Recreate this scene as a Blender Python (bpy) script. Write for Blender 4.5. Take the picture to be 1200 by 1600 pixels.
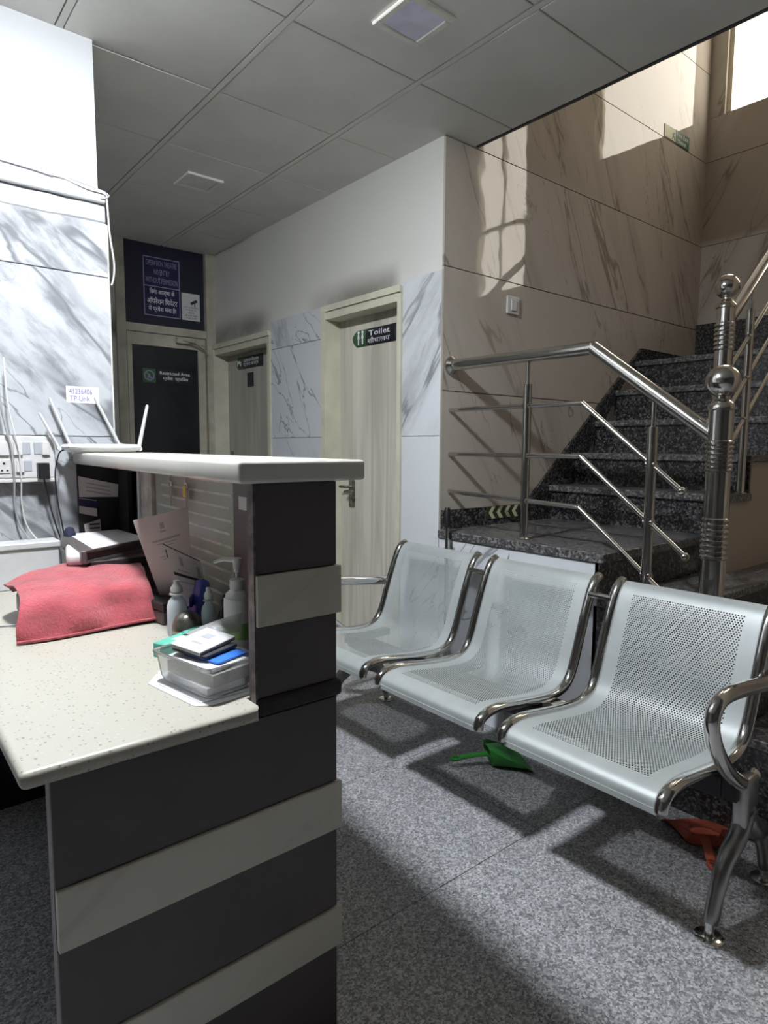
import bpy, bmesh, math, random
from mathutils import Vector, Matrix

for o in list(bpy.data.objects):
    bpy.data.objects.remove(o, do_unlink=True)
SC = bpy.context.scene
COL = SC.collection
random.seed(7)

# ------------------------------------------------------------------ camera
EYE = 1.32
YAW, PITCH, ROLL = math.radians(39.5432), math.radians(5.7992), math.radians(0.3279)
cam = bpy.data.cameras.new('camera'); cam_o = bpy.data.objects.new('camera', cam); COL.objects.link(cam_o)
fw = Vector((math.sin(YAW) * math.cos(PITCH), math.cos(YAW) * math.cos(PITCH), -math.sin(PITCH)))
rt = Vector((math.cos(YAW), -math.sin(YAW), 0)); up = rt.cross(fw)
r2 = math.cos(ROLL) * rt + math.sin(ROLL) * up; u2 = -math.sin(ROLL) * rt + math.cos(ROLL) * up
M = Matrix((r2, u2, -fw)).transposed().to_4x4(); M.translation = Vector((0, 0, EYE))
cam_o.matrix_world = M
cam.sensor_fit = 'VERTICAL'; cam.sensor_height = 32.0; cam.lens = 1003.01 / 1600 * 32.0
cam.clip_start = 0.02; cam.clip_end = 200
SC.camera = cam_o

# ------------------------------------------------------------------ sky, exposure
w = bpy.data.worlds.new('sky'); SC.world = w; w.use_nodes = True
bg = w.node_tree.nodes['Background']
bg.inputs[0].default_value = (1.0, 0.92, 0.79, 1); bg.inputs[1].default_value = 5.6
SC.view_settings.view_transform = 'Standard'; SC.view_settings.look = 'None'
SC.view_settings.gamma = 1.0; SC.view_settings.use_curve_mapping = False
SC.view_settings.exposure = 0.0
LAMP_RADIANCE = 920.0      # of the one lit surface-mounted panel

def portal(loc, rot, sx, sy):
    l = bpy.data.lights.new('window_portal', 'AREA'); l.shape = 'RECTANGLE'; l.size = sx; l.size_y = sy
    l.cycles.is_portal = True
    o = bpy.data.objects.new('window_portal', l); o.location = loc; o.rotation_euler = rot; COL.objects.link(o)
portal((5.06, 1.785, 4.38), (0, math.radians(90), 0), 1.34, 0.82)
portal((5.06, 0.345, 3.575), (0, math.radians(90), 0), 1.5, 0.62)

# ------------------------------------------------------------------ materials
def newmat(name):
    m = bpy.data.materials.new(name); m.use_nodes = True
    nt = m.node_tree; return m, nt, nt.nodes['Principled BSDF']
def N(nt, t, **kw):
    n = nt.nodes.new(t)
    for k, v in kw.items(): setattr(n, k, v)
    return n
def L(nt, a, b): nt.links.new(a, b)
def math_n(nt, op, a, b=None, clamp=False):
    n = N(nt, 'ShaderNodeMath', operation=op); n.use_clamp = clamp
    for i, v in enumerate((a, b)):
        if v is None: continue
        if isinstance(v, (int, float)): n.inputs[i].default_value = v
        else: L(nt, v, n.inputs[i])
    return n.outputs[0]
def mixc(nt, f, a, b):
    n = N(nt, 'ShaderNodeMix', data_type='RGBA')
    for i, v in ((0, f), (6, a), (7, b)):
        if isinstance(v, (int, float)): n.inputs[i].default_value = v
        elif isinstance(v, tuple): n.inputs[i].default_value = (*v, 1)
        else: L(nt, v, n.inputs[i])
    return n.outputs[2]
def noise(nt, vec, scale, detail=4, rough=.55, dist=0):
    n = N(nt, 'ShaderNodeTexNoise'); n.inputs['Scale'].default_value = scale; n.inputs['Detail'].default_value = detail
    n.inputs['Roughness'].default_value = rough; n.inputs['Distortion'].default_value = dist
    if vec is not None: L(nt, vec, n.inputs['Vector'])
    return n.outputs['Fac']
def sstep(nt, v, lo, hi):
    n = N(nt, 'ShaderNodeMapRange', interpolation_type='SMOOTHSTEP')
    L(nt, v, n.inputs[0]); n.inputs[1].default_value = lo; n.inputs[2].default_value = hi
    return n.outputs[0]
def ocoord(nt): return N(nt, 'ShaderNodeTexCoord').outputs['Object']
def bump(nt, p, h, strength=.2, dist=.002):
    b = N(nt, 'ShaderNodeBump'); b.inputs['Strength'].default_value = strength; b.inputs['Distance'].default_value = dist
    L(nt, h, b.inputs['Height']); L(nt, b.outputs[0], p.inputs['Normal'])

def plain(name, col, rough=.5, metal=0., var=.06, vscale=12., emit=None, spec=None, bumps=0., alpha=None, trans=None, sheen=None):
    m, nt, p = newmat(name)
    v = noise(nt, ocoord(nt), vscale, 4)
    lo = tuple(c * (1 - var) for c in col); hi = tuple(min(1, c * (1 + var)) for c in col)
    L(nt, mixc(nt, sstep(nt, v, .3, .7), lo, hi), p.inputs['Base Color'])
    p.inputs['Roughness'].default_value = rough; p.inputs['Metallic'].default_value = metal
    if spec is not None: p.inputs['Specular IOR Level'].default_value = spec
    if trans: p.inputs['Transmission Weight'].default_value = trans
    if alpha: p.inputs['Alpha'].default_value = alpha
    if sheen: p.inputs['Sheen Weight'].default_value = sheen
    if emit:
        p.inputs['Emission Color'].default_value = (*emit[0], 1); p.inputs['Emission Strength'].default_value = emit[1]
    if bumps: bump(nt, p, noise(nt, ocoord(nt), vscale * 8, 5), bumps, .004)
    return m

def marble(name, base, vein, rough=.12, ang=50., amount=1., smoke=.35, wav=0., seed=0., stretch=.26, cl=(.40, .60), vw=.018):
    m, nt, p = newmat(name)
    co = ocoord(nt); s = N(nt, 'ShaderNodeSeparateXYZ'); L(nt, co, s.inputs[0])
    rnd = N(nt, 'ShaderNodeObjectInfo').outputs['Random']
    u = math_n(nt, 'ADD', s.outputs[0], s.outputs[1]); v = s.outputs[2]
    a = math.radians(ang)
    a1 = math_n(nt, 'ADD', math_n(nt, 'MULTIPLY', u, math.cos(a)), math_n(nt, 'MULTIPLY', v, math.sin(a)))
    a2 = math_n(nt, 'SUBTRACT', math_n(nt, 'MULTIPLY', v, math.cos(a)), math_n(nt, 'MULTIPLY', u, math.sin(a)))
    c = N(nt, 'ShaderNodeCombineXYZ')
    L(nt, math_n(nt, 'MULTIPLY', a1, stretch), c.inputs[0]); L(nt, a2, c.inputs[1])
    L(nt, math_n(nt, 'MULTIPLY_ADD', rnd, 37.), c.inputs[2])
    c.inputs[2].default_value = seed
    vec = c.outputs[0]
    def vein_of(scale, wdt, dist):
        n = noise(nt, vec, scale, 5, .48, dist)
        d = math_n(nt, 'ABSOLUTE', math_n(nt, 'SUBTRACT', n, .5))
        return math_n(nt, 'SUBTRACT', 1., sstep(nt, d, 0., wdt))
    mask = sstep(nt, noise(nt, vec, .9, 2), cl[0], cl[1])
    v1 = math_n(nt, 'MULTIPLY', vein_of(2.1, vw, .5), mask)
    v2 = math_n(nt, 'MULTIPLY', vein_of(3.6, vw * .7, 1.6), math_n(nt, 'MULTIPLY', sstep(nt, noise(nt, vec, 1.4, 2), .44, .56), .75))
    sm = math_n(nt, 'MULTIPLY', math_n(nt, 'MULTIPLY', math_n(nt, 'MULTIPLY', vein_of(2.1, .11, .5), mask), math_n(nt, 'ADD', sstep(nt, noise(nt, vec, 9., 9, .66), .40, .64), .15)), smoke)
    f = math_n(nt, 'MULTIPLY', math_n(nt, 'MAXIMUM', math_n(nt, 'MAXIMUM', math_n(nt, 'MULTIPLY', v1, .8), v2), sm), amount, True)
    fine = noise(nt, co, 3., 5)
    b2 = tuple(x * .93 for x in base)
    L(nt, mixc(nt, f, mixc(nt, fine, base, b2), vein), p.inputs['Base Color'])
    p.inputs['Roughness'].default_value = rough
    if wav: bump(nt, p, noise(nt, co, 5., 1), wav, .02)
    return m

def granite(name, cols, scale, rough=.35, joint=None):
    m, nt, p = newmat(name)
    co = ocoord(nt)
    vo = N(nt, 'ShaderNodeTexVoronoi'); vo.inputs['Scale'].default_value = scale; L(nt, co, vo.inputs['Vector'])
    dn = N(nt, 'ShaderNodeTexNoise'); dn.inputs['Scale'].default_value = scale * .7; L(nt, co, dn.inputs['Vector'])
    vv = N(nt, 'ShaderNodeVectorMath', operation='MULTIPLY_ADD'); L(nt, dn.outputs['Color'], vv.inputs[0])
    vv.inputs[1].default_value = (.014,) * 3; L(nt, co, vv.inputs[2]); L(nt, vv.outputs[0], vo.inputs['Vector'])
    sp = N(nt, 'ShaderNodeSeparateColor'); L(nt, vo.outputs['Color'], sp.inputs[0])
    f = math_n(nt, 'ADD', math_n(nt, 'MULTIPLY', sp.outputs[0], .72), math_n(nt, 'MULTIPLY', noise(nt, co, scale * 2.2, 3), .28))
    r = N(nt, 'ShaderNodeValToRGB'); L(nt, f, r.inputs[0]); r.color_ramp.interpolation = 'LINEAR'
    e = r.color_ramp.elements
    while len(e) < len(cols): e.new(.5)
    for i, (pos, c) in enumerate(cols):
        e[i].position = pos; e[i].color = (*c, 1)
    big = noise(nt, co, 1.3, 3)
    sc = N(nt, 'ShaderNodeMapRange'); L(nt, big, sc.inputs[0]); sc.inputs[3].default_value = .86; sc.inputs[4].default_value = 1.14
    mul = N(nt, 'ShaderNodeVectorMath', operation='MULTIPLY'); L(nt, r.outputs[0], mul.inputs[0]); L(nt, sc.outputs[0], mul.inputs[1])
    L(nt, mul.outputs[0], p.inputs['Base Color']); p.inputs['Roughness'].default_value = rough
    return m

def woodgrain(name, a, b, rough=.45):
    m, nt, p = newmat(name)
    mp = N(nt, 'ShaderNodeMapping'); mp.inputs['Scale'].default_value = (14, 14, .7); L(nt, ocoord(nt), mp.inputs[0])
    n1 = noise(nt, mp.outputs[0], 1.0, 6, .6, .8); mp2 = N(nt, 'ShaderNodeMapping'); mp2.inputs['Scale'].default_value = (4, 4, .35)
    L(nt, ocoord(nt), mp2.inputs[0]); n2 = noise(nt, mp2.outputs[0], 1.5, 4)
    f = math_n(nt, 'ADD', math_n(nt, 'MULTIPLY', n1, .6), math_n(nt, 'MULTIPLY', n2, .4))
    L(nt, mixc(nt, sstep(nt, f, .36, .64), a, b), p.inputs['Base Color']); p.inputs['Roughness'].default_value = rough
    return m

def plaster(name, col, stain=None, rough=.75):
    m, nt, p = newmat(name); co = ocoord(nt)
    c = mixc(nt, noise(nt, co, 2.2, 5), tuple(x * .92 for x in col), col)
    if stain:     # damp and hand dirt above the door heads
        s = N(nt, 'ShaderNodeSeparateXYZ'); L(nt, co, s.inputs[0]); z = s.outputs[2]
        band = math_n(nt, 'MULTIPLY', sstep(nt, z, stain[0] - .1, stain[0]), math_n(nt, 'SUBTRACT', 1., sstep(nt, z, stain[0] + .02, stain[1])))
        ns = sstep(nt, noise(nt, co, 2.2, 5, .55), .12, .62)
        y = s.outputs[1]
        keep = math_n(nt, 'ADD', math_n(nt, 'MULTIPLY', sstep(nt, y, 2.6, 2.7), math_n(nt, 'SUBTRACT', 1., sstep(nt, y, 3.2, 3.6))), sstep(nt, y, 3.9, 4.2), True)
        c = mixc(nt, math_n(nt, 'MULTIPLY', math_n(nt, 'MULTIPLY', band, ns), math_n(nt, 'MULTIPLY', keep, .8)), c, (.16, .14, .11))
    L(nt, c, p.inputs['Base Color']); p.inputs['Roughness'].default_value = rough
    bump(nt, p, noise(nt, co, 60., 4), .08, .003)
    return m

def quartz(name):
    m, nt, p = newmat(name); co = ocoord(nt)
    vo = N(nt, 'ShaderNodeTexVoronoi'); vo.inputs['Scale'].default_value = 115; L(nt, co, vo.inputs['Vector'])
    sp = N(nt, 'ShaderNodeSeparateColor'); L(nt, vo.outputs['Color'], sp.inputs[0])
    near = math_n(nt, 'SUBTRACT', 1., sstep(nt, vo.outputs['Distance'], .18, .34))
    dark = math_n(nt, 'MULTIPLY', near, sstep(nt, sp.outputs[0], .66, .72)); light = math_n(nt, 'MULTIPLY', near, sstep(nt, sp.outputs[1], .75, .8))
    yel = sstep(nt, noise(nt, co, 2.4, 3), .55, .8)
    c = mixc(nt, math_n(nt, 'MULTIPLY', yel, .35), (.415, .395, .34), (.41, .355, .26))
    c = mixc(nt, math_n(nt, 'MULTIPLY', light, .5), c, (.55, .53, .49)); c = mixc(nt, math_n(nt, 'MULTIPLY', dark, .8), c, (.16, .14, .12))
    L(nt, c, p.inputs['Base Color']); p.inputs['Roughness'].default_value = .3
    return m

MT = {}
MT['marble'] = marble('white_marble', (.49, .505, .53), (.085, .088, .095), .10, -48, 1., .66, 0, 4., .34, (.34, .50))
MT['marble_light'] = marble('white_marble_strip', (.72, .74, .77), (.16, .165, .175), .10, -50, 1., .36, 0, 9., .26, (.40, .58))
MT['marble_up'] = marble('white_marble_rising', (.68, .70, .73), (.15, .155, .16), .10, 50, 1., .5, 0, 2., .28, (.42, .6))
MT['marble_tan'] = marble('beige_marble', (.52, .475, .42), (.15, .11, .08), .03, -63, .8, .26, .06, 7., .15, (.38, .56), .010)
MT['floor'] = granite('grey_granite', [(0., (.07, .07, .075)), (.28, (.20, .20, .21)), (.55, (.36, .36, .38)), (.85, (.62, .62, .64))], 190, .42)
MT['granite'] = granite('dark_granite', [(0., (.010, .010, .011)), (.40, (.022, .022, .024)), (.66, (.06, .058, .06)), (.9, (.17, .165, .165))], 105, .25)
MT['granite_tread_lit'] = granite('granite_tread_lit', [(0., (.02, .02, .021)), (.36, (.055, .054, .056)), (.62, (.13, .127, .13)), (.9, (.32, .31, .31))], 105, .28)  # lighter copy of the riser granite: light on the treads put into the colour
MT['tile_ceiling'] = plain('ceiling_board', (.74, .73, .68), .85, var=.05, vscale=2.5)
MT['void'] = plain('dark_void', (.015, .014, .013), .9)
MT['white_wall'] = plaster('white_paint', (.50, .51, .525))
MT['door_wall'] = plaster('stained_cream_paint', (.70, .69, .65), (2.15, 2.33))
MT['tan_paint'] = plaster('tan_paint', (.50, .43, .35))
MT['hall_paint'] = plaster('hall_paint', (.09, .085, .08))
MT['dark_tile'] = plain('charcoal_laminate', (.080, .068, .070), .5, var=.12, vscale=3)
MT['cream_tile'] = marble('cream_tile', (.58, .56, .48), (.30, .28, .23), .35, 30, .35, .1)
MT['black'] = plain('black_plastic', (.012, .012, .014), .4)
MT['rough_black'] = plain('worn_black_edge', (.014, .011, .010), .6, var=.4, vscale=20, bumps=.4)
MT['worn_edge'] = plain('worn_brown_edge', (.13, .105, .10), .6, var=.5, vscale=35)
MT['brown_board'] = plain('brown_board', (.085, .062, .060), .4, var=.1, vscale=4)
MT['quartz'] = quartz('speckled_quartz')
MT['slab'] = plain('white_stone', (.62, .61, .55), .25, var=.05, vscale=4)
MT['steel'] = plain('polished_steel', (.62, .60, .57), .16, 1., var=.05, vscale=8)
MT['chrome'] = plain('bright_chrome', (.70, .69, .67), .12, 1., var=.04, vscale=8)
MT['seat_metal'] = plain('silver_painted_steel', (.42, .45, .45), .48, .2, var=.10, vscale=4)
MT['cast'] = plain('brushed_cast_metal', (.42, .41, .40), .3, 1., var=.08, vscale=8)
MT['iron'] = plain('black_steel', (.03, .03, .032), .5, .3)
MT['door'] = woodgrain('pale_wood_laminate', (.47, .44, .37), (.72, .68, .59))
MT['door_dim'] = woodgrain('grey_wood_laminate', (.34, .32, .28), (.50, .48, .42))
MT['frame'] = plain('cream_frame_paint', (.64, .615, .49), .5, var=.08, vscale=6)
MT['alu'] = plain('aged_cream_metal', (.47, .44, .36), .45, .1, var=.15, vscale=7)
MT['navy_film'] = plain('navy_film', (.016, .015, .034), .35, var=.15, vscale=3)
MT['dark_film'] = plain('dark_glass_film', (.014, .016, .019), .25, var=.2, vscale=3)
MT['navy_sign'] = plain('navy_sign', (.012, .012, .06), .35)
MT['sign_black'] = plain('sign_black', (.016, .018, .024), .3)
MT['sign_green'] = plain('sign_green', (.05, .11, .05), .4)
MT['exit_green'] = plain('exit_green', (.03, .10, .045), .4)
MT['ink_white'] = plain('white_ink', (.80, .80, .84), .5)
MT['ink_grey'] = plain('faded_ink', (.30, .30, .48), .5)
MT['ink_black'] = plain('black_ink', (.03, .03, .04), .6)
MT['ink_pale'] = plain('grey_print', (.35, .33, .34), .6)
MT['ink_blue'] = plain('blue_pen', (.10, .11, .28), .6)
MT['glow'] = plain('photoluminescent_cream', (.62, .64, .42), .5)
MT['olive'] = plain('olive_black', (.035, .045, .02), .5)
MT['white_plastic'] = plain('white_plastic', (.60, .60, .60), .3, var=.03)
MT['grey_plastic'] = plain('grey_plastic', (.38, .40, .44), .4, var=.03)
MT['light_off'] = plain('unlit_diffuser', (.70, .70, .86), .3, var=.12, vscale=9)
MT['light_on'] = plain('lit_diffuser', (.8, .8, .85), .3, emit=((.91, .955, 1.0), LAMP_RADIANCE))
MT['light_frame'] = plain('grey_white_frame', (.78, .77, .71), .4)
MT['towel'] = plain('rose_towelling', (.40, .068, .085), .95, var=.14, vscale=16, bumps=.9, sheen=.6)
MT['paper'] = plain('paper', (.60, .60, .61), .7, var=.03)
MT['pink_paper'] = plain('pinkish_paper', (.60, .52, .52), .7, var=.04)
MT['frost'] = plain('frosted_green_glass', (.36, .40, .34), .3, var=.08, vscale=6)
MT['frost_line'] = plain('frosted_stripe', (.62, .62, .57), .45, var=.2, vscale=14)
MT['post_white'] = plain('dirty_cream_post', (.50, .46, .42), .6, var=.25, vscale=14)
MT['bottle'] = plain('translucent_bottle', (.80, .86, .92), .3, trans=.35)
MT['pump'] = plain('sanitizer_bottle', (.80, .84, .79), .25, trans=.35)
MT['label_green'] = plain('label_green', (.22, .42, .12), .5)
MT['label_yellow'] = plain('label_yellow', (.55, .45, .04), .5)
MT['brown_glass'] = plain('brown_glass', (.03, .012, .008), .15)
MT['bell'] = plain('tarnished_nickel', (.20, .19, .16), .28, .8, var=.4, vscale=40)
MT['bell_base'] = plain('bell_base', (.36, .34, .28), .5)
MT['teal'] = plain('teal_card', (.10, .42, .32), .5)
MT['blue'] = plain('blue_plastic', (.05, .07, .42), .35, trans=.2)
MT['deep_blue'] = plain('deep_blue_plastic', (.012, .015, .25), .3)
MT['bright_blue'] = plain('bright_blue_card', (.04, .18, .70), .4)
MT['navy'] = plain('navy_cloth', (.02, .025, .06), .8)
MT['clear'] = plain('clear_tub_plastic', (.97, .98, .98), .08, trans=.9)
MT['sleeve'] = plain('clear_sleeve', (.6, .6, .6), .25, trans=.6, bumps=.5)
MT['grey_binder'] = plain('grey_brown_binder', (.10, .085, .085), .4)
MT['cable_white'] = plain('white_cable', (.62, .62, .60), .5)
MT['cable_grey'] = plain('grey_cable', (.33, .33, .34), .5)
MT['green_pan'] = plain('green_plastic', (.035, .30, .04), .4)
MT['red_pan'] = plain('terracotta_plastic', (.42, .09, .05), .45)
MT['yellow'] = plain('yellow_tag', (.75, .65, .05), .4)

# ------------------------------------------------------------------ mesh helpers
class B:
    def __init__(s): s.bm = bmesh.new()
    def box(s, x0, x1, y0, y1, z0, z1, bev=0., seg=1):
        vs = [s.bm.verts.new(p) for p in ((x0,y0,z0),(x1,y0,z0),(x1,y1,z0),(x0,y1,z0),(x0,y0,z1),(x1,y0,z1),(x1,y1,z1),(x0,y1,z1))]
        fs = [s.bm.faces.new([vs[i] for i in f]) for f in ((3,2,1,0),(4,5,6,7),(0,1,5,4),(1,2,6,5),(2,3,7,6),(3,0,4,7))]
        if bev:
            es = list({e for f in fs for e in f.edges})
            bmesh.ops.bevel(s.bm, geom=es, offset=bev, segments=seg, affect='EDGES', profile=.5)
        return s
    def obox(s, c, ax, ay, az, hx, hy, hz, bev=0., seg=1):
        n0 = set(s.bm.verts); s.box(-hx, hx, -hy, hy, -hz, hz, bev, seg)
        m = Matrix((Vector(ax).normalized(), Vector(ay).normalized(), Vector(az).normalized())).transposed()
        for v in s.bm.verts:
            if v not in n0: v.co = m @ v.co + Vector(c)
        return s
    def tube(s, pts, r, n=12, cap=True, flat=1.0, ref=None):
        pts = [Vector(p) for p in pts]; k = len(pts); rs = r if isinstance(r, (list, tuple)) else [r] * k
        rings = []; nrm = None
        for i, p in enumerate(pts):
            if i == 0: t = pts[1] - p
            elif i == k - 1: t = p - pts[i - 1]
            else: t = (pts[i + 1] - p).normalized() + (p - pts[i - 1]).normalized()
            t.normalize()
            if nrm is None:
                a = Vector(ref) if ref else (Vector((0, 0, 1)) if abs(t.z) < .9 else Vector((1, 0, 0)))
                nrm = (a - t * a.dot(t)).normalized()
            else:
                nrm = (nrm - t * nrm.dot(t)).normalized()
            b = t.cross(nrm)
            rings.append([s.bm.verts.new(p + rs[i] * (math.cos(2 * math.pi * j / n) * nrm * flat + math.sin(2 * math.pi * j / n) * b)) for j in range(n)])
        for a, b in zip(rings, rings[1:]):
            for j in range(n): s.bm.faces.new((a[j], a[(j + 1) % n], b[(j + 1) % n], b[j]))
        if cap: s.bm.faces.new(rings[0][::-1]); s.bm.faces.new(rings[-1])
        return s
    def lathe(s, prof, c=(0, 0, 0), n=20):
        c = Vector(c); rings = []
        for r, z in prof:
            if r < 1e-5: rings.append([s.bm.verts.new(c + Vector((0, 0, z)))])
            else: rings.append([s.bm.verts.new(c + Vector((r * math.cos(2 * math.pi * j / n), r * math.sin(2 * math.pi * j / n), z))) for j in range(n)])
        for a, b in zip(rings, rings[1:]):
            for j in range(n):
                q = [a[j % len(a)], a[(j + 1) % len(a)], b[(j + 1) % len(b)], b[j % len(b)]]
                q = [v for i, v in enumerate(q) if v not in q[:i]]
                if len(q) > 2: s.bm.faces.new(q)
        if len(rings[0]) > 1: s.bm.faces.new(rings[0][::-1])
        if len(rings[-1]) > 1: s.bm.faces.new(rings[-1])
        return s
    def prism(s, poly, axis, a, b):
        # polygon in the two other axes (cyclic order), extruded along axis from a to b
        def P(u, v, t): return {0: (t, u, v), 1: (u, t, v), 2: (u, v, t)}[axis]
        va = [s.bm.verts.new(P(u, v, a)) for u, v in poly]; vb = [s.bm.verts.new(P(u, v, b)) for u, v in poly]
        s.bm.faces.new(va); s.bm.faces.new(vb[::-1]); n = len(poly)
        for i in range(n): s.bm.faces.new((va[i], vb[i], vb[(i + 1) % n], va[(i + 1) % n]))
        return s
    def map(s, f):
        for v in s.bm.verts: v.co = Vector(f(v.co))
        return s
    def grid(s, rows, thick=0.):
        g = [[s.bm.verts.new(p) for p in r] for r in rows]; fs = []
        for i in range(len(g) - 1):
            for j in range(len(g[0]) - 1): fs.append(s.bm.faces.new((g[i][j], g[i][j + 1], g[i + 1][j + 1], g[i + 1][j])))
        if thick:
            s.bm.normal_update(); bmesh.ops.solidify(s.bm, geom=fs, thickness=thick)
        return s

ORG = {}
def obj(name, b, m, parent=None, smooth=False, label=None, fixn=True):
    me = bpy.data.meshes.new(name)
    if fixn: bmesh.ops.recalc_face_normals(b.bm, faces=b.bm.faces)
    o_ = ORG.get(parent.name if parent else '', Vector((0, 0, 0)))
    for v in b.bm.verts: v.co -= o_
    b.bm.to_mesh(me); b.bm.free()
    if smooth:
        me.shade_smooth() if hasattr(me, 'shade_smooth') else None
        try: me.set_sharp_from_angle(angle=math.radians(38))
        except Exception: pass
    me.materials.append(MT[m] if isinstance(m, str) else m)
    o = bpy.data.objects.new(name, me); COL.objects.link(o)
    if parent: o.parent = parent; ORG[o.name] = o_
    if label: o['label'] = label
    return o
def thing(name, label, cat, loc, group=None):
    o = bpy.data.objects.new(name, None); o.empty_display_size = .05; COL.objects.link(o)
    o.location = loc; ORG[o.name] = Vector(loc); o['label'] = label; o['category'] = cat
    if group: o['group'] = group
    return o
def tag(o, label, cat, group=None):
    o['label'] = label; o['category'] = cat
    if group: o['group'] = group
    return o
def struct(name, b, m, parent=None, smooth=False):
    o = obj(name, b, m, parent, smooth)
    if not parent: o['kind'] = 'structure'
    return o
def smooth_path(pts, k=6):
    P = [Vector(p) for p in pts]; out = []
    for i in range(len(P) - 1):
        p0 = P[max(0, i - 1)]; p1 = P[i]; p2 = P[i + 1]; p3 = P[min(len(P) - 1, i + 2)]
        for j in range(k):
            t = j / k
            out.append(.5 * ((2 * p1) + (p2 - p0) * t + (2 * p0 - 5 * p1 + 4 * p2 - p3) * t * t + (3 * p1 - p0 - 3 * p2 + p3) * t ** 3))
    out.append(P[-1]); return out
def text(name, body, org, xd, ud, wdt, hgt, m, parent, nd=.0006, bold=0.):
    """flat lettering fitted to a box: org = lower left corner"""
    cu = bpy.data.curves.new('lettering', 'FONT'); cu.body = body; cu.align_x = 'CENTER'; cu.offset = bold
    cu.resolution_u = 2; cu.space_line = .95
    t = bpy.data.objects.new('lettering', cu); COL.objects.link(t)
    bpy.context.view_layer.update()
    dg = bpy.context.evaluated_depsgraph_get()
    me = bpy.data.meshes.new_from_object(t.evaluated_get(dg)); bpy.data.objects.remove(t)
    if not len(me.vertices): return None
    xs = [v.co.x for v in me.vertices]; ys = [v.co.y for v in me.vertices]
    x0, x1, y0, y1 = min(xs), max(xs), min(ys), max(ys)
    xd = Vector(xd).normalized(); ud = Vector(ud).normalized(); n = xd.cross(ud)
    o_ = ORG.get(parent.name, Vector((0, 0, 0)))
    for v in me.vertices:
        v.co = Vector(org) + xd * ((v.co.x - x0) / (x1 - x0) * wdt) + ud * ((v.co.y - y0) / (y1 - y0) * hgt) + n * nd - o_
    me.materials.clear(); me.materials.append(MT[m])
    o = bpy.data.objects.new(name, me); COL.objects.link(o); o.parent = parent; ORG[o.name] = o_
    return o

# ================================================================== room shell
HC = 2.803           # false ceiling
XT, YS, YP, YB, XB = 2.274, 2.306, 2.639, 4.887, 4.945
TOP = 5.2

# floor: one slab with recessed joints between stone tiles
fl = struct('floor', B().box(-1.9, 5.05, -2.6, 5.0, -.08, -.012), 'void')
fx = [-1.9, -.68, .54, 1.76, 2.98, 5.05]; fy = [-2.6, -1.79, -1.17, -.71, -.045, 1.285, 1.95, 2.615, 3.19, 3.81, 4.43, 5.0]
for i in range(len(fx) - 1):
    for j in range(len(fy) - 1):
        g = .0012
        struct('tile', B().box(fx[i] + g, fx[i + 1] - g, fy[j] + g, fy[j + 1] - g, -.012, 0), 'floor', fl)

# ceiling boards in a 0.6 m grid, real gaps
ce = struct('ceiling', B().box(-1.9, 2.49, -2.6, 4.9, HC + .014, HC + .08), 'void')
tb = B().box(-.289, .289, -.293, .293, 0, .014, .002); cm = bpy.data.meshes.new('tile'); tb.bm.to_mesh(cm); cm.materials.append(MT['tile_ceiling'])
LIT = (.36, 1.60); OFF = [(1.60, 1.79), (1.60, 3.60)]
for i in range(-3, 4):
    for j in range(-7, 6):
        o = bpy.data.objects.new('tile', cm); COL.objects.link(o); o.parent = ce
        o.location = (.66 + .61 * i - .305, 1.48 + .592 * j + .296, HC + .0015 * random.random())
tbm_ = B().box(-.0115, .0115, -3.75, 3.75, 0, .012); cm2 = bpy.data.meshes.new('grid_bar'); tbm_.bm.to_mesh(cm2); cm2.materials.append(MT['tile_ceiling'])
for i in range(-4, 3):
    o = bpy.data.objects.new('grid_bar', cm2); COL.objects.link(o); o.parent = ce; o.location = (.66 + .61 * i, 1.14, HC + .001)
struct('edge_trim', B().box(2.487, 2.50, -2.6, YS, HC + .002, HC + .5), 'hall_paint', ce)

# toilet wall, facing -X
wr = struct('wall_right', B().prism([(YS + .0125, 0), (2.60, 0), (2.60, 2.155), (3.315, 2.155), (3.315, 0), (3.975, 0), (3.975, 2.10), (4.87, 2.10), (4.87, 0), (YB + .1, 0), (YB + .1, HC + .05), (YS + .0125, HC + .05)], 0, XT, XT + .1), 'door_wall')
def tiles_x(parent, x, y0, y1, zs, m, t=.012):
    for a, b in zip(zs, zs[1:]):
        struct('tile', B().box(x - t, x, y0, y1, a + .0015, b - .0015, .0012), m, parent)
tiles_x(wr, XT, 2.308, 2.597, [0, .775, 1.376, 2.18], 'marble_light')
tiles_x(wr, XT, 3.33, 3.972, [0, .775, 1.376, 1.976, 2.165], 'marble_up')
struct('edge_strip', B().box(XT - .014, XT, 2.3045, 2.3075, .9, 2.18), 'slab', wr)

# stair side wall, facing -Y, polished beige slabs
ws = struct('wall_stair', B().box(XT + .101, 5.05, YS + .012, YS + .12, 0, TOP), 'void')
sz = [0, .40, 1.00, 1.60, 2.20, 2.80, 3.39, 3.99, 4.59, TOP]
for a, b in zip(sz, sz[1:]):
    for x0, x1 in ((XT, 4.497), (4.4975, XB)):
        struct('tile', B().box(x0, x1, YS, YS + .012, a + .0025, b - .0025), 'marble_tan', ws)

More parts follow.
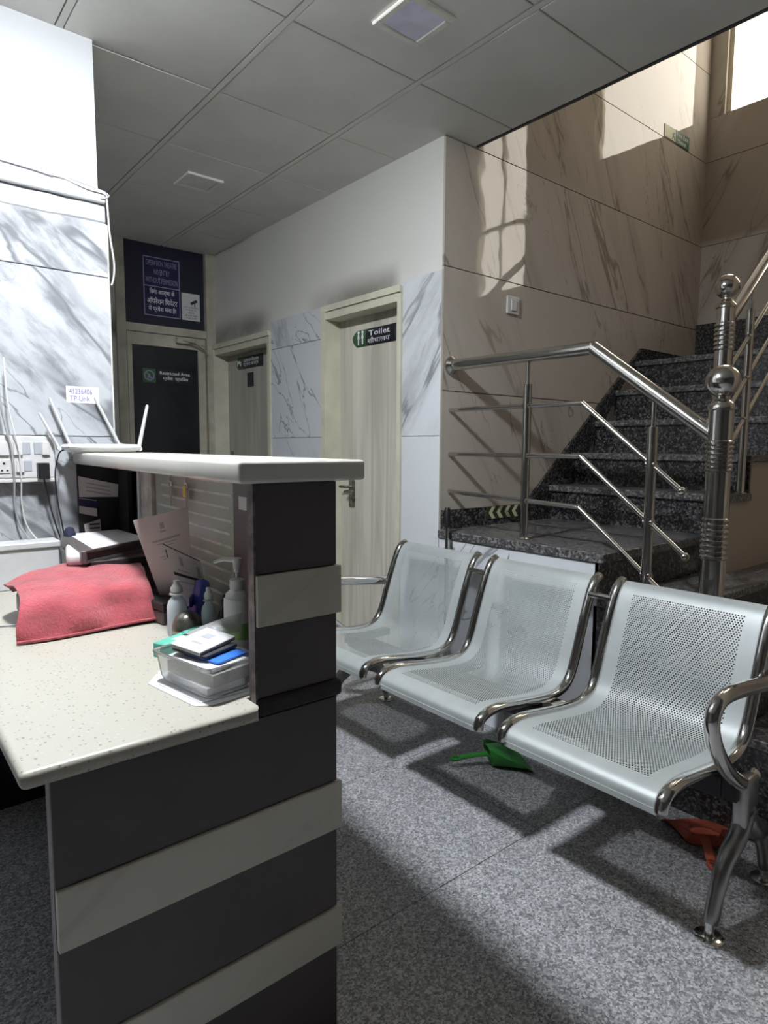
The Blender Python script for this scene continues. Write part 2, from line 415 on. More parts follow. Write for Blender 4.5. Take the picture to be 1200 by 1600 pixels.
# stair end wall, facing -X, with two window openings
wb = struct('wall_stair_back', B().box(XB + .0, XB + .12, -.35, YS + .1, 0, 2.80)
    .box(XB, XB + .12, .655, 1.375, 2.80, TOP).box(XB, XB + .12, -.35, .035, 2.80, TOP).box(XB, XB + .12, 1.375, YS + .1, 2.80, 3.69)
    .box(XB, XB + .12, 2.20, YS + .1, 3.69, TOP).box(XB, XB + .12, .035, .655, 4.33, TOP).box(XB, XB + .12, 1.375, 2.2, 5.05, TOP), 'tan_paint')
for a, b in zip(sz[3:], sz[4:]):
    ys_ = [(-.35, YS)] if b < 2.81 else ([(.66, YS)] if b < 3.4 else [])
    for y0, y1 in ys_:
        struct('tile', B().box(XB - .012, XB, y0, y1, a + .0025, b - .0025), 'marble_tan', wb)
struct('tile', B().box(XB - .012, XB, .66, YS, 3.3925, 3.69), 'marble_tan', wb)
struct('tile', B().box(XB - .012, XB, 2.195, YS, 3.6925, TOP), 'marble_tan', wb)
def window(name, y0, y1, z0, z1):
    o = struct(name, B().box(XB + .03, XB + .07, y0, y0 + .03, z0, z1).box(XB + .03, XB + .07, y1 - .03, y1, z0, z1)
        .box(XB + .03, XB + .07, y0, y1, z0, z0 + .025).box(XB + .03, XB + .07, y0, y1, z1 - .03, z1), 'frame')
    return o
window('window_1', 1.375, 2.2, 3.69, 5.05)
w2 = window('window_2', .035, .655, 2.82, 4.33)
struct('mullion', B().box(XB + .03, XB + .06, .33, .35, 2.82, 4.33).box(XB + .03, XB + .06, .04, .65, 3.42, 3.45), 'frame', w2)

# remaining shell of the stair well and hall
struct('wall_stair_front', B().box(2.50, 5.05, -.47, -.35, 0, TOP), 'tan_paint')
struct('wall_stair_upper', B().box(2.40, 2.487, -2.6, YS + .1, HC + .1, TOP), 'tan_paint')
struct('trim_stair_roof', B().box(2.38, 5.05, -.47, YS + .12, TOP, TOP + .08), 'white_wall')
struct('wall_east', B().box(2.50, 2.6, -2.6, -.47, 0, HC + .1), 'hall_paint')
struct('wall_front', B().box(-1.9, 2.6, -2.7, -2.6, 0, HC + .1), 'hall_paint')
struct('wall_left', B().box(-2.0, -1.9, -2.7, YP + .1, 0, HC + .1), 'hall_paint')

# left pillar wall, facing -Y : white paint above, marble cladding below a ledge
pw = struct('wall_pillar', B().box(-1.9, .772, YP, YB + .1, 0, HC + .02), 'white_wall')
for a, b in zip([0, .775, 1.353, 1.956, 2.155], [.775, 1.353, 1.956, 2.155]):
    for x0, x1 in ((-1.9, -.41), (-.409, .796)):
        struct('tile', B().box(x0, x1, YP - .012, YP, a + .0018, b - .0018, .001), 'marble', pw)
pb = B()
rows = []
for i in range(41):
    x = -1.9 + 2.69 * i / 40; d = .012 * random.random()
    rows.append([(x, YP - .001, 2.235), (x, YP - .012 - .006 * random.random(), 2.21 + .01 * random.random()), (x, YP - .016, 2.165 - d), (x, YP - .001, 2.15 - d)])
struct('plaster_edge', pb.grid(rows), 'white_wall', pw)
struct('ledge', B().box(-1.9, .79, YP - .032, YP, 2.222, 2.268, .004), 'white_wall', pw)
struct('corner_bead', B().box(.794, .799, YP - .014, YP + .004, 0, 2.15), 'slab', pw)

# far wall with the framed door and fanlight
struct('wall_back', B().box(.772, 1.56, YB, YB + .1, 0, HC + .05), 'door_wall')
d1 = struct('door_1', B().box(1.50, 2.30, YB + .05, YB + .12, 0, HC + .2), 'void')
struct('frame', B().box(1.56, 1.585, YB - .02, YB + .05, 0, HC).box(2.200, XT, YB - .03, YB + .05, 0, HC).box(1.52, 1.562, YB - .02, YB + .02, 0, HC)
       .box(1.585, 2.2, YB - .02, YB + .05, 2.155, 2.212), 'alu', d1)
struct('fanlight_panel', B().box(1.585, 2.2, YB + .012, YB + .02, 2.212, HC), 'navy_film', d1)
lf = struct('leaf', B().box(1.59, 1.625, YB - .012, YB + .03, .02, 2.15).box(2.132, 2.192, YB - .012, YB + .03, .02, 2.15)
       .box(1.625, 2.132, YB - .012, YB + .03, 2.06, 2.15).box(1.625, 2.132, YB - .012, YB + .03, .02, .2), 'alu', d1)
struct('film_panel', B().box(1.625, 2.132, YB, YB + .012, .2, 2.06), 'dark_film', lf)
cl = struct('door_closer', B().box(1.95, 2.08, YB - .06, YB - .02, 2.095, 2.14, .004), 'alu', d1)
struct('arm', B().tube([(2.05, YB - .05, 2.11), (2.12, YB - .16, 2.075), (2.2, YB - .03, 2.02)], .008, 8).tube([(1.985, YB - .05, 2.125), (2.06, YB - .12, 2.1), (2.17, YB - .04, 2.06)], .006, 8), 'alu', cl)

def room_door(name, y0, y1, top, fw_, m, knob_y):
    d = struct(name, B().box(XT + .09, XT + .125, y0 + fw_, y1 - fw_, .01, top - .075, .002), m)
    struct('frame', B().box(XT - .022, XT + .13, y0, y0 + fw_, 0, top).box(XT - .022, XT + .13, y1 - fw_, y1, 0, top)
           .box(XT - .022, XT + .13, y0 + fw_, y1 - fw_, top - .075, top), 'frame', d)
    struct('bead', B().box(XT - .034, XT - .022, y1 - .035, y1 + .004, 0, top - .031).box(XT - .034, XT - .022, y0 - .002, y1 + .004, top - .03, top + .004), 'frame', d)
    return d
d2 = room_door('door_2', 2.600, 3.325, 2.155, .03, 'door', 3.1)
hp = struct('lock_plate', B().box(XT + .082, XT + .09, 3.145, 3.198, .95, 1.148, .002), 'bell', d2)
struct('handle', B().tube([(XT + .085, 3.172, 1.045), (XT + .035, 3.172, 1.045), (XT + .03, 3.10, 1.045)], .010, 8).tube([(XT + .085, 3.172, 1.075), (XT + .04, 3.172, 1.075), (XT + .036, 3.23, 1.075)], .008, 8), 'bell', hp)
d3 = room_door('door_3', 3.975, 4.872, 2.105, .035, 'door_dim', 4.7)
hp = struct('lock_plate', B().box(XT + .082, XT + .09, 4.76, 4.81, 1.10, 1.28, .002), 'bell', d3)
struct('handle', B().tube([(XT + .085, 4.785, 1.22), (XT + .04, 4.785, 1.22), (XT + .036, 4.70, 1.22)], .009, 8), 'bell', hp)

# ------------------------------------------------------------------ ceiling lights
def ceiling_light(x, y, label, lit=False, s=.105, dim='light_off'):
    t = thing('ceiling_light', label, 'light', (x, y, HC), 'square recessed panel lights')
    z = HC
    f = B()
    for a, b, c, d in ((-s, s, -s, -s + .028), (-s, s, s - .028, s), (-s, -s + .028, -s + .028, s - .028), (s - .028, s, -s + .028, s - .028)):
        f.box(x + a, x + b, y + c, y + d, z - (.006 if lit else .012), z + .001, .002 if lit else .004)
    obj('frame', f, 'light_frame', t)
    e = .083
    if lit: obj('diffuser', B().box(x - e, x + e, y - e, y + e, z - .034, z - .004, .006, 2), 'light_on', t)
    else: obj('diffuser', B().box(x - s + .028, x + s - .028, y - s + .028, y + s - .028, z - .007, z + .001), dim, t)
ceiling_light(OFF[0][0], OFF[0][1], 'unlit square ceiling panel light with bluish diffuser between the counter and the stairs')
ceiling_light(OFF[1][0], OFF[1][1], 'faint unlit square ceiling panel light deeper in the corridor toward the navy panel', dim='light_frame')
ceiling_light(LIT[0], LIT[1], 'lit square ceiling panel light above the reception desk', True, .10)

# ================================================================== staircase
st = thing('staircase', 'dark speckled granite staircase turning at a landing beside the beige marble wall', 'stairs', (3.2, 1.4, 0))
LZ = .905; LX = 2.252; LY = 1.375
for x0, x1 in ((LX, 2.86), (2.8615, 3.19)):
    obj('landing_slab', B().box(x0, x1, LY, YS - .001, LZ - .04, LZ, .004), 'granite_tread_lit', st, label='landing slab of speckled granite')
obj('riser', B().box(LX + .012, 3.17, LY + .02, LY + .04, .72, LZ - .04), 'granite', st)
for y0, y1 in ((1.40, 1.85), (1.851, 2.304)):
    obj('marble_panel', B().box(LX + .012, LX + .024, y0, y1, 0, LZ - .041), 'marble_light', st, label='white marble cladding under the landing')
for i, zt in enumerate((.724, .543, .362, .181)):
    y1 = 1.395 - .272 * i; y0 = y1 - .292
    x1 = 4.90 if i == 0 else 3.9
    obj('tread', B().box(LX, x1, y0, y1, zt - .035, zt, .004), 'granite_tread_lit', st)
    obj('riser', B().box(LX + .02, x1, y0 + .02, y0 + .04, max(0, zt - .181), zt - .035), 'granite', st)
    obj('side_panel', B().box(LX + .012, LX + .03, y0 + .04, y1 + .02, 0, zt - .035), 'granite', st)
NX = [3.142, 3.369, 3.596, 3.816, 4.043]; NZ = [1.102, 1.29, 1.487, 1.69, 1.893]
YU = 1.28
pz = LZ
for i in range(5):
    x1 = NX[i + 1] + .04 if i < 4 else XB - .013
    obj('tread', B().box(NX[i], x1, YU, YS - .001, NZ[i] - .035, NZ[i], .004), 'granite_tread_lit', st)
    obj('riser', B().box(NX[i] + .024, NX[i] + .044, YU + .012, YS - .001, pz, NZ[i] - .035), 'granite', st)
    pz = NZ[i]
poly = [(3.19, 0), (XB, 0), (XB, 1.857)]
for i in range(4, -1, -1):
    poly += [(NX[i] + .045, NZ[i] - .036), (NX[i] + .045, (NZ[i - 1] if i else LZ) - .036)]
poly[-1] = (3.19, NZ[0] - .036); poly[-2] = (3.19, NZ[0] - .036)
poly = [(3.19, 0), (XB, 0), (XB, 1.857), (4.09, 1.857), (4.09, 1.654), (3.861, 1.654), (3.861, 1.451), (3.641, 1.451), (3.641, 1.254), (3.414, 1.254), (3.414, 1.066), (3.19, 1.066)]
obj('stringer_wall', B().prism(poly, 1, YU + .015, YU + .10), 'tan_paint', st, label='tan painted wall under the upper steps')
sk = [(2.276, LZ), (2.276, 1.003), (2.93, 1.003), (4.12, 1.985), (4.36, 1.985), (XB - .013, 1.985), (XB - .013, 1.893), (4.043, 1.893), (3.2, LZ)]
obj('skirting', B().prism(sk, 1, YS - .02, YS - .0005), 'granite', st)
for y0, y1 in ((2.10, YS - .001), (1.40, 2.099), (.0, 1.399)):
    obj('skirting', B().box(XB - .033, XB - .0125, y0, y1, 1.893, 2.235), 'granite', st)

# ------------------------------------------------------------------ railings
RX = 2.33
def newel(parent, x, y, z0, zc, r, rb, bands):
    """ringed steel newel post with a ball finial; zc = ball centre"""
    prof = [(r * 1.25, z0), (r * 1.25, z0 + .02), (r, z0 + .03)]
    for (b0, b1, k) in bands:
        for i in range(k):
            a = b0 + (b1 - b0) * i / k; h = (b1 - b0) / k
            prof += [(r, a), (r * 1.13, a + h * .3), (r * 1.13, a + h * .7), (r, a + h * .98)]
    zt = zc - rb
    prof += [(r, zt - .045), (r * 1.12, zt - .04), (r * 1.12, zt - .03), (r * .75, zt - .01), (r * .45, zt - .004), (r * .45, zt + .008)]
    p = obj('newel_post', B().lathe(prof, (x, y, 0), 28), 'steel', parent, True)
    obj('ball_finial', B().lathe([(rb * math.sin(a), -rb * math.cos(a)) for a in [math.pi * i / 16 for i in range(17)]], (x, y, zc), 28), 'steel', p, True)
def baluster(parent, x, y, z0, z1, zt):
    p = obj('baluster', B().lathe([(.03, z0), (.03, z0 + .006), (.019, z0 + .012), (.019, z1), (.012, z1 + .002)], (x, y, 0), 16), 'steel', parent, True)
    obj('rod', B().tube([(x, y, z1), (x, y, zt)], .0085, 10), 'steel', p, True)
r1 = thing('stair_railing', 'stainless steel railing with ball topped newel along the landing edge and lower steps', 'railing', (RX, 1.5, LZ))
obj('handrail', B().tube([(RX, YS, 1.725), (RX, 1.505, 1.722)], .0275, 18).tube([(RX, 1.505, 1.722), (RX, .99, 1.348)], .0275, 18), 'steel', r1, True)
obj('wall_flange', B().tube([(RX, YS - .001, 1.725), (RX, YS - .012, 1.725), (RX, YS - .03, 1.725)], [.045, .045, .03], 18), 'steel', r1, True)
for zz, ye, ze in ((1.505, 1.115, 1.165), (1.285, 1.09, .925), (1.085, 1.07, .70)):
    yb = 1.545
    rl = obj('rail', B().tube([(RX, YS, zz + (.012 if zz < 1.2 else 0)), (RX, yb, zz - (.012 if zz < 1.2 else 0))], .0105, 10).tube([(RX, yb, zz - (.012 if zz < 1.2 else 0)), (RX, ye, ze)], .0105, 10), 'steel', r1, True)
    obj('rail_end', B().lathe([(.0165 * math.sin(a), -.0165 * math.cos(a)) for a in [math.pi * i / 8 for i in range(9)]], (RX, ye, ze), 12), 'steel', rl, True)
    for yk in (1.825, 1.235):
        zk = zz + (yk - 1.92) / .76 * (.024 if zz < 1.2 else 0) if yk > 1.5 else ze + (yk - ye) / (yb - ye) * (zz - ze)
        obj('clip', B().tube([(RX, yk - .018, zk), (RX, yk + .018, zk)], .016, 10), 'steel', rl, True)
baluster(r1, RX + .0, 1.825, LZ, 1.60, 1.71)
baluster(r1, RX + .0, 1.235, .724, 1.40, 1.53)
newel(r1, RX, .99, .543, 1.552, .0405, .056, [(.93, 1.08, 8), (1.24, 1.35, 7)])

r2_ = thing('stair_railing', 'stainless steel railing with newel climbing the open side of the upper flight', 'railing', (3.07, 1.31, LZ))
SL = .86
obj('handrail', B().tube([(3.085, 1.31, 1.885), (4.15, 1.31, 1.885 + .86 * 1.065)], .027, 18), 'steel', r2_, True)
for z0 in (1.70, 1.505, 1.31):
    rl = obj('rail', B().tube([(3.09, 1.31, z0 - .055), (4.1, 1.31, z0 - .055 + SL * 1.01)], .0105, 10), 'steel', r2_, True)
    for xk in (3.34, 3.70):
        zk = z0 - .055 + SL * (xk - 3.09); obj('clip', B().tube([(xk - .014, 1.31, zk - .012), (xk + .014, 1.31, zk + .012)], .016, 10), 'steel', rl, True)
baluster(r2_, 3.34, 1.31, NZ[0], 1.98, 2.09); baluster(r2_, 3.70, 1.31, NZ[2], 2.29, 2.40)
newel(r2_, 3.07, 1.31, LZ, 2.044, .039, .053, [(1.30, 1.42, 6), (1.76, 1.885, 6)])

# chevron strip, switch, exit sign on the stair wall
cs = thing('chevron_strip', 'small cream and olive chevron arrow strip on the granite skirting of the landing', 'sign', (2.73, YS - .02, .97))
obj('backing', B().box(2.60, 2.862, YS - .0235, YS - .0202, .938, 1.004), 'olive', cs)
for i in range(4):
    x = 2.612 + i * .064; zc = .971; h = .032
    ch = B().prism([(x, zc), (x + .026, zc + h), (x + .054, zc + h), (x + .028, zc), (x + .054, zc - h), (x + .026, zc - h)], 1, YS - .0245, YS - .0236)
    obj('chevron', ch, 'glow', cs)
sw = thing('wall_switch', 'white square switch plate on the beige marble wall', 'switch', (2.788, YS, 2.08))
obj('plate', B().box(2.74, 2.838, YS - .012, YS, 2.033, 2.127, .004, 2), 'white_plastic', sw)
obj('rocker', B().box(2.768, 2.81, YS - .018, YS - .011, 2.05, 2.11, .002), 'white_plastic', sw)
es = thing('exit_sign', 'small green fire exit sign high on the beige marble wall near its inner corner', 'sign', (4.56, YS, 3.44))
obj('plate', B().box(4.312, 4.46, YS - .004, YS, 3.40, 3.478), 'glow', es)
ep = obj('green_panel', B().box(4.46, 4.655, YS - .0045, YS, 3.396, 3.482), 'exit_green', es)
text('lettering', 'Fire Exit', (4.475, YS - .005, 3.443), (1, 0, 0), (0, 0, 1), .165, .03, 'ink_white', es)
text('lettering', 'िनकास', (4.49, YS - .005, 3.403), (1, 0, 0), (0, 0, 1), .12, .03, 'ink_white', es)
obj('running_figure', B().prism([(4.42, 3.405), (4.43, 3.43), (4.445, 3.405), (4.452, 3.408), (4.438, 3.44), (4.452, 3.452), (4.448, 3.456), (4.43, 3.452), (4.418, 3.44), (4.42, 3.436), (4.428, 3.444), (4.412, 3.408)], 1, YS - .0048, YS - .0041), 'exit_green', es)
pp = thing('corner_pole', 'thin steel pole with a black cap standing at the landing corner', 'pole', (2.222, 2.205, 0))
obj('shaft', B().tube([(2.222, 2.205, 0), (2.222, 2.205, .935)], .011, 12), 'steel', pp, True)
obj('cap', B().tube([(2.222, 2.205, .93), (2.222, 2.205, 1.02), (2.222, 2.205, 1.028)], [.0145, .0145, .010], 12), 'black', pp, True)

# ================================================================== door signs
def curved_sign(name, label, y0, y1, z0, z1, split, top, bot, icon, bed=False):
    x = XT + .09 - .004
    s = thing(name, label, 'sign', (x, (y0 + y1) / 2, z0))
    zc = (z0 + z1) / 2; h = (z1 - z0) / 2
    # board bowed like a shallow barrel, its left end rounded
    arc = [(x + .003 - .014 * math.cos(math.pi * .5 * k), zc + h * k) for k in [-1 + 2 * i / 8 for i in range(9)]]
    poly = arc + [(x + .0045, z1), (x + .0045, z0)]
    b = B(); va = []
    obj('board', B().prism(poly, 1, y0, split), 'sign_black', s)
    g = B().prism(poly, 1, split, y1)
    g.map(lambda c: (c.x, split + (c.y - split) * (1 - .22 * ((c.z - zc) / h) ** 2) if c.y > split + 1e-4 else c.y, c.z))
    obj('pictogram_panel', g, 'sign_green', s)
    L_ = (split - y0)
    xf = x - .0122
    text('lettering', top, (xf, split - .12 * L_, zc + .06 * h), (0, -1, 0), (0, 0, 1), L_ * .74, h * .62, 'ink_white', s, .0015, .008)
    text('lettering', bot, (xf, split - .08 * L_, zc - .78 * h), (0, -1, 0), (0, 0, 1), L_ * .78, h * .66, 'ink_white', s, .0015)
    if bed:
        yb = split + .048
        obj('pictogram', B().box(xf - .0016, xf + .002, yb - .03, yb + .03, zc - .12 * h, zc + .08 * h).box(xf - .0016, xf + .002, yb + .024, yb + .03, zc - .5 * h, zc + .45 * h).box(xf - .0016, xf + .002, yb - .03, yb - .024, zc - .5 * h, zc + .2 * h).box(xf - .0016, xf + .002, yb - .018, yb + .012, zc + .1 * h, zc + .32 * h), 'ink_white', s)
    for k in icon:
        obj('pictogram', B().prism([(split + k[0] + a * .011, zc + bb * h) for a, bb in ((-.3, .55), (.3, .55), (.9, -.05), (.4, -.05), (.4, -.75), (-.4, -.75), (-.4, -.05), (-.9, -.05))], 0, xf - .0016, xf + .002), 'ink_white', s)
        obj('pictogram', B().lathe([(.0, -.009), (.007, -.005), (.007, .005), (0, .009)], (xf + .001, split + k[0], zc + .68 * h), 8), 'ink_white', s)
    return s
curved_sign('door_sign', 'black and green toilet sign on the pale wooden door beside the marble strip', 2.765, 3.15, 1.906, 2.004, 3.022, 'Toilet', 'शौचालय', [(.030,), (.068,)])
curved_sign('door_sign', 'small black room sign on the grey door next to the navy panel', 4.262, 4.672, 1.908, 2.0, 4.568, 'Labour-Room', 'प्रसव कक्ष', [], True)
nb = thing('number_plate', 'small dark number plate under the room sign of the grey door', 'sign', (XT + .09, 4.455, 1.77))
obj('plate', B().box(XT + .084, XT + .0895, 4.41, 4.505, 1.77, 1.875, .001), 'iron', nb)
text('lettering', '1', (XT + .0838, 4.466, 1.795), (0, -1, 0), (0, 0, 1), .016, .055, 'ink_black', nb)
FY = YB + .011
ot = thing('notice_board', 'navy operation theatre no entry notice with white border above the dark door', 'sign', (1.867, FY, 2.285))
obj('board', B().box(1.729, 2.005, FY - .004, FY, 2.285, 2.711), 'navy_sign', ot)
fr = B(); e = .006
for a, b, c, d in ((1.729, 2.005, 2.705, 2.711), (1.729, 2.005, 2.285, 2.291), (1.729, 2.005, 2.497, 2.503), (1.729, 1.735, 2.285, 2.711), (1.999, 2.005, 2.285, 2.711)):
    fr.box(a, b, FY - .0055, FY - .0035, c, d)
obj('border', fr, 'ink_grey', ot)
for i, (s_, wd) in enumerate((('OPERATION THEATRE', .23), ('NO ENTRY', .12), ('WITHOUT PERMISSION', .245))):
    text('lettering', s_, (1.867 - wd / 2, FY - .0042, 2.648 - .062 * i), (1, 0, 0), (0, 0, 1), wd, .040, 'ink_grey', ot)
for i, (s_, wd) in enumerate((('िबना आज्ञा के', .19), ('ऑपरेशन िथयेटर', .23), ('में प्रवेश मना है!', .21))):
    text('lettering', s_, (1.867 - wd / 2, FY - .0042, 2.435 - .062 * i), (1, 0, 0), (0, 0, 1), wd, .050, 'ink_white', ot, .0006, .01)
cn = thing('camera_notice', 'small white camera surveillance notice beside the navy theatre notice', 'sign', (2.09, FY, 2.285))
obj('sheet', B().box(2.018, 2.163, FY - .003, FY, 2.285, 2.488), 'paper', cn)
obj('camera_drawing', B().prism([(2.085, 2.42), (2.135, 2.448), (2.145, 2.43), (2.095, 2.402)], 1, FY - .0036, FY - .0029).box(2.118, 2.124, FY - .0036, FY - .003, 2.39, 2.42), 'ink_black', cn)
for z, wd, h, s_ in ((2.376, .12, .011, 'CCTV SURVEILLANCE'), (2.36, .09, .008, 'AREA'), (2.335, .05, .012, 'आप'), (2.315, .10, .014, 'कैमरे की'), (2.296, .08, .014, 'नजर में हैं')):
    text('lettering', s_, (2.09 - wd / 2, FY - .0031, z), (1, 0, 0), (0, 0, 1), wd, h, 'ink_black', cn)
ra = thing('restricted_sign', 'dark restricted area sign on the dark glazed door', 'sign', (1.88, YB, 1.79))
obj('board', B().box(1.81, 2.085, YB - .003, YB + .0005, 1.79, 1.895), 'sign_black', ra)
obj('pictogram_panel', B().box(1.70, 1.797, YB - .003, YB + .0005, 1.79, 1.893), 'sign_green', ra)
rg = B(); cx, cz = 1.748, 1.842
for k in range(24):
    a0, a1 = 2 * math.pi * k / 24, 2 * math.pi * (k + 1) / 24
    rg.prism([(cx + .038 * math.cos(a0), cz + .038 * math.sin(a0)), (cx + .038 * math.cos(a1), cz + .038 * math.sin(a1)), (cx + .031 * math.cos(a1), cz + .031 * math.sin(a1)), (cx + .031 * math.cos(a0), cz + .031 * math.sin(a0))], 1, YB - .0045, YB - .0031)
rg.prism([(cx - .028, cz + .022), (cx - .023, cz + .027), (cx + .028, cz - .022), (cx + .023, cz - .027)], 1, YB - .0045, YB - .0031)
rg.prism([(cx - .006, cz + .012), (cx + .006, cz + .012), (cx + .008, cz - .005), (cx + .012, cz - .026), (cx + .006, cz - .026), (cx, cz - .01), (cx - .006, cz - .026), (cx - .012, cz - .026), (cx - .008, cz - .005)], 1, YB - .0045, YB - .0031)
obj('prohibition_mark', rg, 'ink_grey', ra)
text('lettering', 'Restricted Area', (1.828, YB - .0031, 1.855), (1, 0, 0), (0, 0, 1), .235, .024, 'ink_white', ra, .0006, .01)
text('lettering', 'प्रवेश  प्रतिबंध', (1.85, YB - .0031, 1.808), (1, 0, 0), (0, 0, 1), .20, .036, 'ink_white', ra, .0006, .01)

# ================================================================== reception counter (long axis runs slightly askew)
KS = .0613
def shear(c): return (c.x + KS * (c.y - 1.098), c.y, c.z)
DZ = .815
rc = thing('reception_counter', 'charcoal reception counter with cream bands and a raised white stone top', 'counter', (.6, 1.6, 0))
obj('top_slab', B().box(.547, .842, 1.08, 2.622, 1.2495, 1.2925, .008, 3).map(shear), 'slab', rc, True)
obj('outer_wall', B().box(.757, .778, 1.135, 2.622, 0, 1.249).map(shear), 'dark_tile', rc)
obj('end_board', B().box(.588, .7775, 1.106, 1.134, DZ, 1.249), 'brown_board', rc)
obj('lower_end_board', B().box(.213, .7775, 1.106, 1.134, 0, .785), 'brown_board', rc)
obj('worn_edge', B().box(.583, .588, 1.099, 1.118, DZ, 1.249), 'worn_edge', rc)
def band(x0, x1, z0, z1, m, proud=0.):
    obj('tile', B().box(x0, x1, 1.098 - proud, 1.106, z0 + .001, z1 - .001, .0012), m, rc)
band(.588, .7765, 1.071, 1.249, 'dark_tile'); band(.586, .785, .968, 1.071, 'cream_tile', .007); band(.588, .7765, .822, .968, 'dark_tile')
band(.213, .7765, .592, .785, 'dark_tile'); band(.214, .787, .482, .592, 'cream_tile', .006); band(.213, .7765, .298, .482, 'dark_tile')
band(.214, .787, .205, .298, 'cream_tile', .006); band(.213, .7765, 0, .205, 'dark_tile')
obj('edge_strip', B().box(.583, .787, 1.089, 1.134, .787, .822, .008, 2), 'rough_black', rc)
gp = obj('glass_panel', B().box(.750, .757, 1.575, 2.27, DZ, 1.249).map(shear), 'frost', rc)
for k in range(11):
    z = 1.222 - .0355 * k; sk_ = .02 * random.random()
    y1 = 2.25 - (.17 if k == 0 else .05 if k < 3 else .0)
    obj('frosted_stripe', B().box(.7488, .7502, 1.585 + sk_, y1 - .3 * random.random() * (k > 5), z - .0035, z + .0035).map(shear), 'frost_line', gp)
obj('inner_board', B().box(.748, .757, 1.135, 1.575, DZ, 1.249).map(shear), 'brown_board', rc)
obj('post', B().box(.735, .757, 2.27, 2.41, DZ, 1.249).map(shear), 'post_white', rc)
bk = B().box(.745, .757, 2.41, 2.622, DZ, 1.249).map(shear); obj('back_board', bk, 'black', rc)
obj('end_shade_board', B().box(.652, .84, 2.616, 2.626, DZ, 1.249), 'black', rc)  # black sheet standing in for the shaded wall inside the compartment
obj('divider', B().box(.80, .815, 2.50, 2.61, .9, 1.235), 'iron', rc)
obj('peeled_strip', B().box(.728, .735, 2.40, 2.425, .96, 1.235).map(shear), 'paper', rc, label='torn white paper strip left on the post')

dk = thing('quartz_desk', 'cream speckled quartz desk top with rounded edge inside the counter', 'desk', (.4, 1.6, DZ))
poly = [(.168, 1.078), (.582, 1.078), (.582, 1.136), (.748, 1.136), (.838, 2.624), (.168, 2.624)]
d_ = B().prism(poly, 2, DZ - .030, DZ)
es_ = [e for e in d_.bm.edges if all(v.co.x < .585 and (v.co.y < 1.08 or v.co.x < .17) for v in e.verts)]
bmesh.ops.bevel(d_.bm, geom=es_, offset=.011, segments=4, affect='EDGES', profile=.5)
obj('slab', d_, 'quartz', dk, True)

obj('kneehole_shade', B().box(.175, .835, 2.585, 2.60, 0, DZ - .031), 'black', dk)  # black sheet added to stand for the shade under the desk
# stickers and keys on the counter
lb = tag(obj('sticker', B().obox((.7715, 1.508, 1.172), (.0613, 1, 0), (0, 0, 1), (1, -.0613, 0), .026, .017, .0006), 'paper'), 'small white printed sticker on the brown inside board of the counter', 'sticker')
def keys(y, label, yellow):
    xk = .75 + KS * (y - 1.098) - .012
    t = thing('key_bunch', label, 'keys', (xk, y, 1.17), 'key bunches hanging under the counter top')
    obj('hook', B().tube([(xk + .012, y, 1.222), (xk, y, 1.222), (xk - .004, y, 1.21), (xk, y, 1.203)], .002, 6), 'steel', t)
    obj('ring', B().tube([(xk, y + .012 * math.cos(a), 1.194 + .012 * math.sin(a)) for a in [2 * math.pi * k / 12 for k in range(13)]], .0018, 6), 'steel', t)
    obj('key', B().box(xk - .004, xk - .002, y - .012, y + .006, 1.150, 1.186, .0008).box(xk - .004, xk - .002, y - .006, y + .000, 1.125, 1.152), 'bell_base', t)
    obj('key', B().box(xk + .001, xk + .003, y - .002, y + .014, 1.155, 1.188, .0008), 'steel', t)
    if yellow: obj('key_tag', B().box(xk - .006, xk - .003, y - .002, y + .018, 1.162, 1.196, .001), 'yellow', t)
keys(2.06, 'key bunch without a tag on the frosted glass under the counter top', False)
keys(1.91, 'key bunch with a yellow tag on the frosted glass under the counter top', True)

# ================================================================== things on the counter and desk
# router
rt_ = thing('wifi_router', 'white flat router with four antennas on the far end of the counter top', 'router', (.715, 2.5, 1.2925))
body = B()
out = [(.588 + .254 * t, 2.455 - .012 * math.sin(math.pi * t)) for t in [i / 12 for i in range(13)]] + [(.842 - .02 * (1 - abs(2 * t - 1)) * 0, 2.455 + .12 * t) for t in (.3, .7, 1)] + [(.80, 2.60), (.715, 2.605), (.63, 2.60), (.588, 2.575), (.588, 2.54), (.588, 2.49)]
cxr, cyr = .715, 2.525
rings = []
for sc_, z in ((.78, 1.293), (.97, 1.306), (1.0, 1.314), (.97, 1.321), (.86, 1.324)):
    rings.append([body.bm.verts.new((cxr + (x - cxr) * sc_, cyr + (y - cyr) * sc_, z)) for x, y in out])
for a, b in zip(rings, rings[1:]):
    for j in range(len(out)): body.bm.faces.new((a[j], a[(j + 1) % len(out)], b[(j + 1) % len(out)], b[j]))
body.bm.faces.new(rings[0][::-1]); body.bm.faces.new(rings[-1])
obj('body', body, 'white_plastic', rt_, True)
obj('vent_plate', B().box(.69, .80, 2.50, 2.575, 1.3235, 1.3255, .001), 'grey_plastic', rt_)
def antenna(a, b, rr=.0085):
    a = Vector(a); b = Vector(b)
    an = obj('antenna', B().tube([a, a + (b - a) * .12, a + (b - a) * .97, b], [rr * .8, rr, rr * .72, rr * .45], 10, flat=.75), 'white_plastic', rt_, True)
    obj('hinge', B().tube([a + Vector((0, .012, 0)), a - Vector((0, .012, 0))], rr * .95, 10), 'white_plastic', an, True)
antenna((.583, 2.575, 1.308), (.523, 2.573, 1.434))
antenna((.628, 2.60, 1.318), (.565, 2.605, 1.492))
antenna((.806, 2.60, 1.322), (.722, 2.605, 1.500))
antenna((.846, 2.50, 1.307), (.884, 2.50, 1.475), .010)

